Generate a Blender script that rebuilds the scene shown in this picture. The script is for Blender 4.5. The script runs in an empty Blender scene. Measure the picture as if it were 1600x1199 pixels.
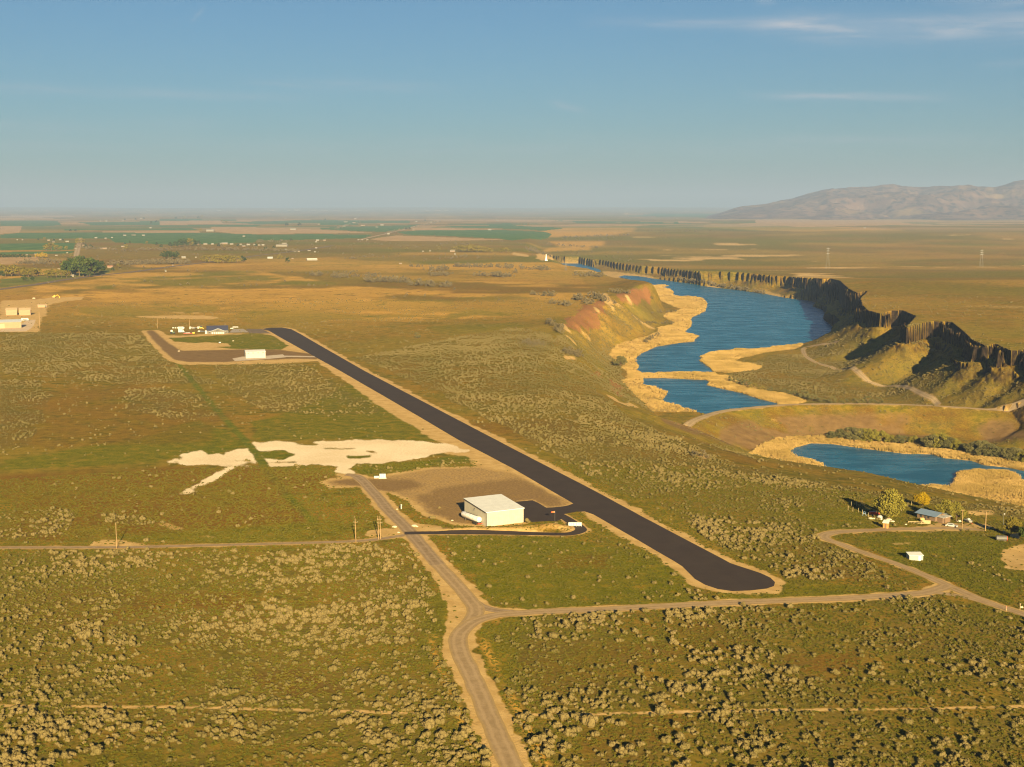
import bpy, bmesh, math, random
import numpy as np
from mathutils import Vector, Matrix
random.seed(7)
SC = bpy.context.scene
COL = SC.collection
# ------------------------------------------------------------------ camera (metres, z=0 is the airstrip)
CAM_H = 120.0
FPX = 2050.0
K = 1.85                                     # the land's depth in units of the first rough survey
PITCH = math.atan((599.5 - 327.0) / FPX)
CP, SP = math.cos(PITCH), math.sin(PITCH)

def at(px, py, z=0.0):
    """where the sight line of a traced photograph point meets the level z"""
    a = (px - 800.0) / FPX
    b = (599.5 - py) / FPX
    dx, dy, dz = a, CP + b * SP, -SP + b * CP
    t = (z - CAM_H) / dz
    return (dx * t, dy * t, z)

def pl(pts, z=0.0):
    return np.array([at(p[0], p[1], p[2] if len(p) > 2 else z) for p in pts])

# ------------------------------------------------------------------ numpy noise
_rng = np.random.RandomState(11)
_G = _rng.rand(512, 512).astype(np.float32)
def vnoise(x, y):
    xi = np.floor(x).astype(np.int64); yi = np.floor(y).astype(np.int64)
    fx = (x - xi).astype(np.float32); fy = (y - yi).astype(np.float32)
    fx = fx * fx * (3 - 2 * fx); fy = fy * fy * (3 - 2 * fy)
    x0 = xi & 511; x1 = (xi + 1) & 511; y0 = yi & 511; y1 = (yi + 1) & 511
    a = _G[x0, y0]; b = _G[x1, y0]; c = _G[x0, y1]; d = _G[x1, y1]
    return (a + (b - a) * fx) * (1 - fy) + (c + (d - c) * fx) * fy
def fbm(x, y, s, oct=4, seed=0):
    x = x / s + seed * 17.31; y = y / s + seed * 9.77
    v = 0; a = 0.5; t = 0
    for i in range(oct):
        v = v + a * vnoise(x, y); t += a
        x = x * 2.03 + 5.2; y = y * 2.03 + 1.7; a *= 0.5
    return v / t                                   # 0..1
def sst(a, b, x):
    t = np.clip((x - a) / (b - a), 0, 1)
    return t * t * (3 - 2 * t)

# ------------------------------------------------------------------ plane geometry helpers
def pip(poly, X, Y):
    poly = np.asarray(poly)[:, :2]
    out = np.zeros(X.shape, bool)
    x0, y0 = poly.min(0); x1, y1 = poly.max(0)
    m = (X >= x0) & (X <= x1) & (Y >= y0) & (Y <= y1)
    if not m.any(): return out
    x = X[m]; y = Y[m]; r = np.zeros(x.shape, bool)
    n = len(poly)
    for i in range(n):
        ax, ay = poly[i]; bx, by = poly[(i + 1) % n]
        if ay == by: continue
        c = ((ay > y) != (by > y)) & (x < (bx - ax) * (y - ay) / (by - ay) + ax)
        r ^= c
    out[m] = r
    return out
def pdist(line, X, Y, closed=False):
    """distance to a polyline, interpolated third column, running length"""
    line = np.asarray(line, float)
    if closed: line = np.vstack([line, line[:1]])
    best = np.full(X.shape, 1e18); val = np.zeros(X.shape); side = np.zeros(X.shape)
    for i in range(len(line) - 1):
        ax, ay = line[i, :2]; bx, by = line[i + 1, :2]
        dx, dy = bx - ax, by - ay; L = dx * dx + dy * dy + 1e-9
        t = np.clip(((X - ax) * dx + (Y - ay) * dy) / L, 0, 1)
        ex = X - ax - t * dx; ey = Y - ay - t * dy
        d = ex * ex + ey * ey
        m = d < best
        best = np.where(m, d, best)
        if line.shape[1] > 2:
            val = np.where(m, line[i, 2] + t * (line[i + 1, 2] - line[i, 2]), val)
        side = np.where(m, dx * ey - dy * ex, side)
    return np.sqrt(best), val, side
def smooth_line(p, step=2.0):
    """Catmull-Rom resampling of a polyline"""
    p = np.asarray(p, float); out = []
    for i in range(len(p) - 1):
        p0 = p[max(i - 1, 0)]; p1 = p[i]; p2 = p[i + 1]; p3 = p[min(i + 2, len(p) - 1)]
        n = max(1, int(np.linalg.norm(p2[:2] - p1[:2]) / step))
        for k in range(n):
            t = k / n
            out.append(0.5 * (2 * p1 + (p2 - p0) * t + (2 * p0 - 5 * p1 + 4 * p2 - p3) * t * t + (3 * p1 - p0 - 3 * p2 + p3) * t ** 3))
    out.append(p[-1])
    return np.array(out)

# ------------------------------------------------------------------ the coulee: brow, shore, cliff rim
LAKE_Z, POND_Z = -40.0, -46.0
BROW = pl([(853,384,0),(850,390,0),(845,393,0),(838,397,0),(832,401,0),(845,408,0),(865,411,0),(900,418,0),(935,425,0),(965,434,0),(1000,446,0),(1016,451,0),
           (990,454,0),(960,461,0),(925,475,0),(890,497,0),(875,515,0),(858,538,0),(840,562,0),(832,600,0),(860,640,0),(930,690,0),(1000,740,0),
           (1100,800,0),(1200,858,0),(1320,918,0),(1450,972,0),(1600,1022,0),(1900,1120,0),(2300,1250,0)])
SHORE = pl([(848,404,-40),(858,411,-40),(868,412,-40),(905,419,-40),(935,427,-40),(965,436,-40),(1000,446,-40),(1018,464,-40),(1045,485,-40),(1036,505,-40),(1005,530,-40),
            (962,543,-40),(955,560,-40),(975,590,-40),(988,612,-40),(1020,645,-40),(1050,668,-40),(1085,680,-42),(1120,692,-44),(1150,700,-46),
            (1172,708,-46),(1185,728,-46),(1240,742,-46),(1300,750,-46),(1380,760,-46),(1440,768,-46),(1500,779,-46),(1560,789,-46),
            (1620,799,-46),(1750,825,-46),(2000,880,-46),(2400,980,-46)])
RIM = pl([(845,397,-22),(870,401,-23),(905,404,-23),(925,407,-22),(935,406,-22),(960,411,-22),(1000,417,-21),(1030,419,-20),(1060,423,-18),(1095,427,-15),(1120,425,-12),(1150,426,-11),(1180,429,-11),(1205,431,-10),(1232,432,-9),(1250,437,-9),(1272,439,-7),(1286,440,-3),(1297,432,4),(1311,440,7),(1326,452,8),(1340,459,8),(1354,455,8),
          (1343,466,8),(1346,476,8),(1354,485,8),(1376,491,8),(1394,486,8),(1411,486,8),(1430,494,8),(1419,506,8),(1415,514,8),(1440,506,8),
          (1462,502,8),(1487,504,8),(1502,516,8),(1519,532,8),(1540,541,8),(1556,538,8),(1580,549,8),(1602,548,8),(1640,560,8),(1760,588,8),(2000,650,8),(2400,760,8)])
SLOPE_POLY = np.vstack([BROW, SHORE[::-1]])
FLOOR_POLY = np.vstack([SHORE, RIM[::-1]])
DAM = smooth_line(pl([(1062,676,-36),(1072,668,-32),(1088,656,-30),(1130,643,-30),(1190,636,-30),(1250,632,-30),(1350,631,-30),(1450,634,-30),(1530,639,-30),(1600,645,-30),(1800,668,-30),(2200,720,-30)]), 6)
WEIR = pl([(975,584,-39),(1050,587,-39),(1118,589,-39)])
W_FAR = pl([(868,411),(880,411.5),(905,411.5),(912,413.5),(925,416.5),(937,421.5),(940,425),(925,425),(900,422),(880,417)], LAKE_Z)
W_LAKE = pl([(965,433),(975,430.5),(1000,432),(1025,436),(1062,441),(1080,443),(1112,449),(1150,453),(1199,460),(1225,465),(1250,468),(1268,470),(1277,474),(1270,479),(1285,484),
             (1291,491),(1287,499),(1300,509),(1311,517),(1300,527),(1296,535),(1262,538),(1225,541.5),(1199,544.5),(1150,547),(1112,552),(1095,557),(1096,565),(1110,575),(1115,583),
             (1050,584),(1003,583),(992,578),(998,574),(991,562),(999,554),(1025,542),(1062,536),(1082,534),(1090,526),(1069,519),(1080,510),(1079,497),(1101,487),(1105,475),
             (1100,468),(1087,464),(1050,462),(1053,457),(1045,451.5),(1034,449.5),(1046,446.5),(1024,445.5),(1002,445.5),(989,440),(975,435)], LAKE_Z)
W_LOWER = pl([(1004,591),(1037,591),(1080,593),(1104,594),(1111,597),(1104,602),(1125,607),(1162,615),(1187,624),(1205,628),(1222,632.5),(1200,637),(1150,642),(1112,648),(1098,646),
              (1075,641),(1050,631),(1034,626),(1042,616),(1040,611),(1020,606),(1005,600)], LAKE_Z)
W_POND = pl([(1231,706),(1243,699),(1267,693),(1300,694),(1350,701),(1412,709),(1457,710),(1475,716),(1517,720),(1537,727),(1575,731),(1600,736),(1660,746),(1800,770),(1800,800),(1640,764),
             (1601,753),(1590,745),(1570,738),(1525,734),(1499,740),(1496,752),(1489,764),(1462,762),(1425,760),(1387,758),(1350,755),(1308,747),(1301,741),(1292,735),(1280,725),(1260,720),(1242,715)], POND_Z)
REEDS = [pl(p, z) for p, z in [
    ([(1000,444),(1018,462),(1033,471),(1066,485),(1030,494),(1057,506),(1030,513),(1027,521),(1000,530),(963,541),(952,555),(965,568),(983,585),(973,598),(983,610),(1010,634),(1033,654),(1052,670),
      (1075,662),(1098,650),(1115,646),(1090,630),(1060,600),(1120,560),(1120,470),(1060,444)], LAKE_Z),
    ([(1092,555),(1112,550),(1150,545),(1198,542),(1260,536),(1294,535),(1298,527),(1312,519),(1320,525),(1322,534),(1300,542),(1250,545),(1200,551),(1157,560),(1147,566),(1192,573),(1180,579),(1140,583),(1110,581),(1094,567)], LAKE_Z),
    ([(1098,594),(1130,588),(1162,600),(1200,612),(1232,620),(1262,629),(1222,635),(1185,626),(1160,618),(1125,610),(1102,604)], LAKE_Z),
    ([(980,580),(1118,584),(1116,593),(985,593)], LAKE_Z),
    ([(1168,712),(1190,698),(1212,687),(1270,683),(1322,685),(1400,695),(1445,693),(1462,702),(1520,707),(1562,715),(1600,725),(1660,738),(1800,762),(1800,775),(1600,740),(1500,724),(1400,714),(1300,700),(1260,700),
      (1262,716),(1285,722),(1303,741),(1270,747),(1230,740),(1188,728)], POND_Z),
    ([(1380,756),(1425,757),(1492,762),(1492,740),(1525,730),(1575,735),(1605,750),(1660,764),(1800,800),(1800,832),(1640,806),(1600,796),(1560,789),(1500,778),(1450,770),(1390,763)], POND_Z),
    ([(1190,452),(1230,458),(1268,464),(1276,471),(1225,468),(1190,462)], LAKE_Z),
    ([(940,424),(975,427),(1060,437),(1064,442),(1000,434),(960,435),(945,430)], LAKE_Z),
    ([(850,405),(910,407),(945,414),(930,420),(905,414),(862,412)], LAKE_Z),
    ([(1104,444),(1126,444),(1126,451),(1104,450)], LAKE_Z),
]]
BERM = pl([(688,828),(705,829),(730,829),(760,828.5),(800,828),(840,826.5),(866,825),(883,826),(894,829)])
BERM[:, 2] = [0.2, 0.7, 1.0, 1.2, 1.4, 1.7, 1.7, 1.2, 0.3]

def plateau(X, Y):
    R = np.hypot(X, Y) / K; Y0 = Y; Y = Y / K
    zr = np.interp(Y, [0, 1120, 1380, 1500, 1640, 1800, 2200, 2700, 3600], [8, 8, -10, -11, -18, -21, -23, -18, 0])
    xc = np.where(Y > 2000, 92 + (Y - 2200) * 0.04, 150)
    left = 0 * X
    rr = left + (zr - left) * sst(xc - 60, xc + 10, X) * sst(290, 440, Y) * sst(150, 200, X + np.maximum(0, Y - 1500))
    far = np.interp(R, [9000, 13000, 20000, 30000, 50000], [0, 8, 60, 190, 100])
    far = far * (0.85 + 0.3 * fbm(X, Y0 / 2, 5000, 3, 3))
    und = (fbm(X, Y0 / 1.3, 420, 3, 8) - 0.5) * np.interp(R, [900, 1600, 4000, 9000], [0, 2.5, 7, 16])
    return rr + far + und

def height(X, Y):
    X = np.asarray(X, float); Y = np.asarray(Y, float)
    z = plateau(X, Y)
    z0 = z.copy()
    # near bank: brow to shore
    m = pip(SLOPE_POLY, X, Y)
    if m.any():
        x = X[m]; y = Y[m]
        d1, _, _ = pdist(BROW, x, y); d2, zs, _ = pdist(SHORE, x, y)
        t = d1 / (d1 + d2 + 1e-6)
        bluff = sst(520, 700, y / K)
        s = t ** (1.45 - 0.35 * bluff)
        s = s * (1 - bluff) + (0.35 * s + 0.65 * sst(0.05, 0.95, t)) * bluff
        gul = (fbm(x, y, 46, 4, 5) - 0.5) * (11 + 9 * bluff) * np.sin(np.pi * np.clip(t, 0, 1)) * (0.25 + 0.75 * bluff)
        z[m] = z0[m] * (1 - s) + (zs + 0.35) * s + gul
    m = pip(FLOOR_POLY, X, Y)
    if m.any():
        x = X[m]; y = Y[m]
        _, _, side = pdist(DAM, x, y)
        lvl = np.where(side > 0, LAKE_Z, POND_Z) + 0.35
        wx = x + (fbm(x, y, 90, 2, 13) - 0.5) * 22 + (fbm(x, y, 34, 4, 1) - 0.5) * 22 + (fbm(x, y, 9, 3, 2) - 0.5) * 9 + (fbm(x, y, 3.5, 2, 17) - .5) * 1.6
        wy = y + (fbm(x, y, 34, 4, 21) - 0.5) * 24 + (fbm(x, y, 9, 3, 22) - 0.5) * 9 + (fbm(x, y, 3.5, 2, 27) - .5) * 1.6
        d, zr, _ = pdist(RIM, wx, wy)
        base = np.interp(y / K, [300, 500, 600, 760, 900, 1080, 1180, 1300, 1500, 1650, 1800, 2500], [-5, -6, -7, -7, -13, -24, -28, -25, -25, -33, -35, -36])
        base = base + (fbm(x, y, 60, 3, 4) - 0.5) * 13
        w = 9.5
        vx = x + (fbm(x, y, 28, 3, 64) - 0.5) * 30 + (fbm(x, y, 6, 3, 65) - .5) * 6; vy = y + (fbm(x, y, 28, 3, 66) - 0.5) * 30 + (fbm(x, y, 6, 3, 67) - .5) * 6
        d2, _, _ = pdist(RIM, vx, vy); d2 = 0.6 * d2 + 0.4 * d
        zr = z0[m]; tier = np.clip(.86 + (fbm(x, y, 55, 3, 68) - .5) * .9, .6, .98)
        cl = zr - 0.6 * sst(-1, 2, d) * (fbm(x, y, 3, 2, 69)) * 3 + (base - zr) * (tier * sst(.0, 3.0, d) + (1 - tier) * (.12 * np.clip((d2 - 2) / 4, 0, 1) + .88 * sst(5.5, 9.0, d2)))
        reach = np.interp(y / K, [560, 640, 950, 1150], [60, 74, 66, 38]) * (1 + .3 * (fbm(x, y, 40, 3, 16) - .5))
        dt = .3 * d + .7 * pdist(RIM, x, y)[0]
        tal = lvl + (base - lvl) * np.clip(1 - np.maximum(dt - w, 0) / reach, 0, 1) ** 1.7
        dl = np.minimum(d, 400)
        tal = tal + (fbm(x, y, 6, 3, 70) - .5) * 2.2 * np.exp(-np.maximum(d - w, 0) / 22)
        flo = lvl + 0.03 * np.maximum(0, 60 - dl) + (fbm(x, y, 30, 3, 9) - 0.5) * 1.2 * sst(0, 30, dl) * 0.5
        zz = np.where(d < w + 0.5, np.maximum(cl, np.maximum(tal, flo)), np.maximum(tal, flo))
        z[m] = zz
    # dam and weir
    m = (Y < 1350) & (Y > 700) & (X > 90) & (X < 900)
    if m.any():
        x = X[m]; y = Y[m]
        d, zc, sd_ = pdist(DAM, x, y)
        n = (fbm(x, y, 20, 3, 12) - 0.5)
        z[m] = np.maximum(z[m], zc - np.maximum(0, d - 4.2) * np.where(sd_ > 0, 0.55, 0.36 + 0.1 * n) + np.where(d > 4, n * .6, 0))
        d, zc, _ = pdist(WEIR, x, y)
        z[m] = np.maximum(z[m], zc - np.maximum(0, d - 2.0) * 0.5)
    for W, lz in ((W_FAR, LAKE_Z), (W_LAKE, LAKE_Z), (W_LOWER, LAKE_Z), (W_POND, POND_Z)):
        m = pip(W, X, Y)
        if m.any():
            d, _, _ = pdist(W, X[m], Y[m], True)
            z[m] = np.minimum(z[m], lz - 0.1 - np.minimum(d, 6) * 0.25)
    m = (np.abs(X) < 90) & (Y > 430) & (Y < 620)
    if m.any():
        x = X[m]; y = Y[m]
        d, hb, _ = pdist(BERM, x, y)
        z[m] += hb * np.exp(-(d / 3.0) ** 2) * (0.8 + 0.4 * fbm(x, y, 5, 2, 3))
    return z

# ------------------------------------------------------------------ ground sheet (denser where the land is nearer and around the airfield)
def deg(a): return a * math.pi / 180
phis = np.concatenate([np.arange(-100, -24, 1.5), np.arange(-23, 23, 0.0325), np.arange(24, 101, 1.5)])
ths = np.concatenate([np.arange(70, 27, -1.0), np.arange(26.4, 7.8, -0.034), np.arange(7.8, 0.19, -0.0195)])
rads = CAM_H / np.tan(np.radians(ths))
rads = np.concatenate([rads, np.geomspace(rads[-1] * 1.03, 98000, 34)])
NP_, NR_ = len(phis), len(rads)
PH, RR_ = np.meshgrid(np.radians(phis), rads)
GX = RR_ * np.sin(PH); GY = RR_ * np.cos(PH)
GZ = height(GX.ravel(), GY.ravel()).reshape(GX.shape)

def _cell(X, Y):
    r = np.hypot(X, Y); ph = np.degrees(np.arctan2(X, Y))
    i = np.clip(np.interp(r, rads, np.arange(NR_)), 0, NR_ - 1.001)
    j = np.clip(np.interp(ph, phis, np.arange(NP_)), 0, NP_ - 1.001)
    return i, j
def gsample(A, X, Y):
    i, j = _cell(np.asarray(X, float), np.asarray(Y, float))
    i0 = i.astype(int); j0 = j.astype(int); fi = i - i0; fj = j - j0
    return (A[i0, j0] * (1 - fj) + A[i0, j0 + 1] * fj) * (1 - fi) + (A[i0 + 1, j0] * (1 - fj) + A[i0 + 1, j0 + 1] * fj) * fi
def hz(x, y):
    return float(gsample(GZ, x, y))
_R1 = rads
def ground(px, py):
    """the land point seen at a traced photograph point"""
    a = (px - 800.0) / FPX; b = (599.5 - py) / FPX
    dx, dy, dz = a, CP + b * SP, -SP + b * CP
    hl = math.hypot(dx, dy); sl = dz / hl
    x = _R1 * dx / hl; y = _R1 * dy / hl
    zg = gsample(GZ, x, y)
    f = CAM_H + sl * _R1 - zg
    k = np.nonzero((f[1:] < 0) & (f[:-1] >= 0))[0]
    if len(k) == 0:
        r = min(40000.0, CAM_H / max(-sl, 1e-4))
    else:
        k = k[0]; u = f[k] / (f[k] - f[k + 1]); r = _R1[k] + u * (_R1[k + 1] - _R1[k])
    X, Y = r * dx / hl, r * dy / hl
    return np.array([X, Y, hz(X, Y)])
def gl(pts): return np.array([ground(p[0], p[1]) for p in pts])
def mpp(p):                                   # metres per traced photograph pixel at a point
    return math.hypot(p[1] * CP + (CAM_H - p[2]) * SP, 0) / FPX
# ------------------------------------------------------------------ road and track courses (traced, then laid on the land)
MAIN_ROAD = smooth_line(gl([(540,742),(556,744),(572,757),(590,777),(608,799),(630,820),(655,848),(682,880),(712,912),(736,940),(744,956),(733,974),(719,990),(716,1006),(722,1026),(733,1048),(757,1102),(786,1168),(812,1225),(838,1285)]), 2)
CROSS_ROAD = smooth_line(gl([(722,986),(740,972),(768,963),(800,959),(850,956),(950,952),(1050,946.5),(1150,941.5),(1250,938),(1350,933.5),(1432,928),(1466,921),(1480,915)]), 2)
JUNCTION = smooth_line(gl([(736,938),(752,948),(775,954),(810,957.5)]), 1.5)
FARM_ROAD = smooth_line(gl([(1720,1010),(1640,976),(1600,960),(1550,944),(1510,928),(1478,914),(1440,897),(1397,880),(1350,864),(1312,850),(1292,843),(1288,837),(1302,832.5),(1340,829.5),(1400,827),(1450,826),(1490,826),(1530,828)]), 2)
FARM_SPUR = smooth_line(gl([(1462,926),(1490,930),(1515,935),(1545,943)]), 2)
WEST_ROAD = smooth_line(gl([(642,835),(610,840),(570,845),(500,848),(399,850.5),(300,853),(175,855.5),(0,856),(-120,857)]), 2)
ASPHALT_ROAD = smooth_line(gl([(632,833.5),(665,833),(690,833),(765,833),(840,834.5),(885,835),(902,832),(908,828),(904,823),(895,817),(882,809),(872,804)]), 1.0)
HIGHWAY = smooth_line(gl([(-60,460),(0,452.5),(55,445),(105,437),(160,430),(210,425),(275,416),(350,407),(399,400),(460,393),(520,384)]), 12)
SIDE_ROAD = smooth_line(gl([(118,402),(121,392),(124,380),(126,372)]), 12)
DIAG_ROAD = smooth_line(gl([(560,376),(600,366.5),(625,361),(655,352),(690,346)]), 20)
VALLEY_TRACK = smooth_line(gl([(1310,534),(1262,542),(1255,549),(1266,562),(1305,577),(1350,590),(1400,603),(1440,615),(1460,626),(1466,633)]), 3)
DAM_ROAD = DAM
RUNWAY = pl([(408,514.5),(420,517),(437,527),(532,580),(646,646),(717,688),(799,731),(895,786.5),(922,801),(1055,878),(1066,885),(1075,894),(1086,905),(1102,914),(1121,920.5),(1145,924),(1172,923),(1198,920),(1209,916),(1211,910),(1204,903),(1188,895.5),
             (1166,888.5),(1141,880),(1012,812),(925,765),(799,700),(675,635),(570,580),(500,540),(470,522.5),(455,514.5),(440,512),(420,512.5)])
APRON = pl([(790,784),(804,784.5),(832,782),(841,786),(853.5,793.5),(866,793),(880,791.5),(888,790),(899,786),(930,805),(914,799.5),(900,800),(888,802),(874,805.5),(880,810),(870,815),(855,814.5),(818,816.5),(790,812)])
PAD = pl([(547,746),(585,747),(607,742),(640,737),(675,731),(750,730),(800,738),(850,761),(895,787),(882,791),(853,794),(832,782),(804,785),(818,817),(760,823),(715,819),(672,806),(655,796),(640,780),(600,765),(565,760),(520,762),(505,754),(520,749)])
DARK_PAD = pl([(655,776),(680,764),(740,757),(800,748),(830,752),(878,783),(880,790),(853,793),(832,782),(804,785),(818,815),(770,821),(735,820),(700,811),(672,800)])
FAR_GRAVEL = pl([(228,517),(240,516),(258,532),(270,540),(283,548),(330,547.5),(380,546),(440,547),(486,553),(500,561.5),(460,561),(400,563),(350,566),(292,566),(272,562),(256,549),(240,532)])
TAN_FAR = pl([(220,517),(250,516),(262,524),(285,525),(330,521),(420,521.5),(440,530),(500,564),(440,568),(350,570),(285,570),(262,564),(244,546),(230,531)])
WHITE_SAND = pl([(254,722),(270,714),(285,708.5),(298,706),(312,705),(318,709),(345,710),(360,704),(375,700),(390,697),(395,699),(399,692),(440,690),(500,688.5),(582,687.5),(650,689),(695,694),(712,697),(728,703),(736,708),
                 (700,707),(670,711),(652,717),(625,721),(600,724),(572,725),(552,726),(548,731),(556,741),(535,741),(525,732),(515,728),(470,727),(440,728.5),(400,729),(365,729),(320,727),(285,726)])

# ------------------------------------------------------------------ what grows or lies where: masks on the ground sheet
shape = GX.shape
X = GX.ravel(); Y = GY.ravel(); R = np.hypot(X, Y)
Z_ = {k: np.zeros(X.shape, np.float32) for k in ('gold', 'green', 'bare', 'brown', 'crop', 'plow', 'red', 'rock', 'reed', 'gravel', 'white', 'sage')}
def zone(key, world, val=1.0, rag=0.0, rs=8.0, soft=0, seed=0):
    w = np.asarray(world)
    c = w[:, :2].mean(0); ext = np.abs(w[:, :2] - c).max() + rag * 3 + 5
    m = (np.abs(X - c[0]) < ext) & (np.abs(Y - c[1]) < ext)
    if not m.any(): return
    x = X[m]; y = Y[m]
    if rag > 0:
        x = x + (fbm(x, y, rs, 4, 31 + seed) - 0.5) * 2 * rag; y = y + (fbm(X[m], Y[m], rs, 4, 57 + seed) - 0.5) * 2 * rag
    q = pip(w, x, y).astype(np.float32) * val
    Z_[key][m] = np.maximum(Z_[key][m], q)
def pz(key, pts, val=1.0, rag=0.0, rs=8.0, seed=0):
    zone(key, gl(pts), val, rag, rs, 0, seed)
def near(key, line, half, fade, val=1.0, rag=0.5, rs=7.0, seed=0, closed=False, gap=0):
    w = np.asarray(line); lo = w[:, :2].min(0) - half * 3 - fade * 3 - 10; hi = w[:, :2].max(0) + half * 3 + fade * 3 + 10
    m = (X > lo[0]) & (X < hi[0]) & (Y > lo[1]) & (Y < hi[1])
    if not m.any(): return
    x = X[m]; y = Y[m]
    st = max(1, len(w) // 60)
    d, _, _ = pdist(w[::st] if not closed else w, x, y, closed)
    n = fbm(x, y, rs, 4, 71 + seed)
    d = d + (n - 0.5) * 2 * half * rag
    q = (1 - sst(half - fade, half + fade, d)) * val
    if gap: q = q * sst(gap - 0.1, gap + 0.1, fbm(x, y, rs * 2.2, 3, 91 + seed))
    Z_[key][m] = np.maximum(Z_[key][m], q)

# far cultivated flats
for p in [[(0,345),(60,344),(90,346),(96,352),(60,354),(0,353)], [(0,367),(30,364),(60,364),(170,363),(330,364),(400,365),(400,379),(280,383),(180,379),(170,373),(0,373)], [(0,381),(118,380),(115,390),(0,391)],
          [(120,347),(250,346),(250,352),(140,352)], [(100,358),(300,357),(310,360),(100,360.5)], [(360,347),(500,344),(640,345),(640,349),(400,350.5)],
          [(500,356),(640,352),(662,350.5),(620,360),(600,363),(500,358.5)], [(400,367),(500,366),(582,367),(570,372),(400,376.5)],
          [(620,363),(660,359.5),(800,360),(850,362.5),(862,366),(855,373),(800,376),(780,373),(700,369),(638,367)], [(670,354),(800,352),(882,357),(850,361),(800,358)],
          [(900,347),(1000,348),(1080,349),(1080,350),(900,349)], [(0,395),(20,394),(118,393),(110,396),(0,398)], [(250,352),(330,352),(420,351),(400,354),(250,354.5)], [(1020,334),(1180,334),(1110,340),(980,338)], [(500,349),(560,349),(560,352),(500,352)],
          [(870,345),(1060,347),(1060,348.3),(870,346.5)], [(680,352),(790,349),(860,350),(790,352)], [(250,343),(370,343),(370,345),(250,345)]]:
    pz('crop', p)
for p in [[(0,437),(30,434),(75,431),(150,424),(175,420),(170,427),(100,436),(55,443),(0,450)]]:
    pz('crop', p, 0.55, 6, 40)
for p in [[(250,346),(345,344),(350,350),(250,352)], [(330,355),(400,355),(400,366),(370,366),(330,361)], [(400,356),(500,359),(582,364),(400,366.5)], [(578,374),(620,368),(700,371),(792,374.5),(700,377),(600,377)],
          [(0,337.5),(110,337),(120,339.5),(0,340)], [(0,354),(34,354),(30,364),(0,366)], [(160,362),(310,361),(312,363.5),(160,364)], [(560,342),(860,344),(900,346),(640,344.5)], [(1180,343),(1390,344),(1430,352),(1250,355),(1180,348)], [(0,402),(60,401),(60,410),(0,414)],
          [(640,356),(800,358.5),(700,360),(650,360)], [(0,341),(60,340),(95,342),(0,344)]]:
    pz('plow', p, 0.9, 4, 60)
for p in [[(850,357),(1000,351),(990,362),(955,367),(880,370),(845,372)], [(858,377),(946,377),(944,384),(870,385)], [(848,388),(922,384),(918,391),(850,394)], [(1100,350),(1350,356),(1420,360),(1250,362),(1100,356)]]:
    pz('gold', p, 0.85, 25, 120)
pz('bare', [(838,398),(862,397),(866,405),(848,408),(838,404)], .9, 8, 40)
pz('bare', [(800,394),(826,398),(828,402),(800,399)], .8, 5, 40)
# dry meadow beyond the airfield
pz('gold', [(16,459),(60,446),(110,441),(160,434),(260,431),(310,424),(400,424),(470,432),(500,440),(560,448),(705,454),(680,466),(560,471),(480,476),(400,479),(340,484),(270,484),(180,478),(130,474),(90,477),(60,466)], 1.0, 28, 110)
pz('gold', [(480,492),(530,481),(600,482),(668,478),(712,479),(735,485),(805,492),(720,498),(640,503),(560,501),(490,497)], 1.0, 16, 70)
pz('gold', [(470,412),(560,414),(700,413),(706,417),(610,419),(480,418)], .85, 8, 60)
pz('gold', [(620,446),(720,452),(790,455),(690,456)], .5, 8, 60)
pz('gold', [(100,478),(110,484),(180,492),(400,486),(480,488),(470,494),(330,492),(180,495),(120,494)], .8, 16, 50)
for p in [[(400,482),(480,484),(540,492),(490,504),(400,508),(360,495)], [(515,474),(640,468),(720,470),(700,480),(540,477)], [(240,462),(300,459),(310,465),(240,468)], [(150,447),(182,445),(184,452),(150,453)], [(95,456),(125,454),(125,460),(95,460)], [(120,481),(200,478),(250,490),(180,494),(120,490)], [(230,480),(330,478),(350,486),(290,490),(250,487)]]:
    pz('green', p, .8, 14, 45)
pz('bare', [(262,486),(272,482.5),(310,482),(322,486),(310,490),(280,490)], 1.0, 4, 20)
pz('bare', [(205,495),(250,493.5),(320,493),(345,496),(330,499),(250,498)], 1.0, 4, 25)
pz('bare', [(50,468),(82,465),(132,464),(125,469),(90,473),(76,478),(60,515),(56,520),(0,519),(0,470)], .85, 5, 20)
pz('brown', [(0,463),(50,462),(70,466),(50,473),(0,477)], .8, 4, 20)
# tan margins, pads and worn ground
near('bare', RUNWAY, 3.8, 1.5, 1.0, .9, 9, 1, closed=True)
near('bare', np.array([at(478,540),at(545,590),at(640,652),at(720,700),at(800,745),at(870,785)]), 6.5, 2.0, 1.0, .7, 14, 2)
zone('bare', TAN_FAR, 1.0, 2.5, 8)
zone('bare', PAD, 1.0, 2.0, 7)
near('bare', PAD, 2.0, 1, .9, .8, 8, 4, closed=True)
zone('gravel', FAR_GRAVEL, 1.0, 1.4, 6)
pz('gravel', [(252,517),(330,514),(420,515),(420,520),(300,521),(275,522)], .55, 1.5, 6)
pz('green', [(262,528),(290,527),(400,521),(425,524),(450,540),(440,547),(360,545),(318,541),(300,536),(272,534)], 1.0, 2, 8)
Z_['bare'] *= 1 - Z_['green'] * (Y > 1000) * (X < -100)
pz('bare', [(278,538),(320,535),(355,537),(362,541),(318,544),(290,549)], 1.0, 2, 8)
zone('gravel', PAD, .5, 2.0, 8)
zone('gravel', DARK_PAD, .66, 4.0, 7)
pz('gravel', [(510,752),(560,747),(640,750),(660,760),(610,770),(560,762)], .7, 2, 7)
pz('bare', [(640,700),(735,705),(800,728),(850,760),(800,742),(750,730),(740,715)], 1, 3, 9)
pz('green', [(549,728),(600,727),(652,722),(700,713),(738,712),(745,720),(690,726),(660,731),(607,738),(568,741),(556,738)], 1.0, 2, 8)
zone('white', WHITE_SAND, 1.0, 4.5, 6)
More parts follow.
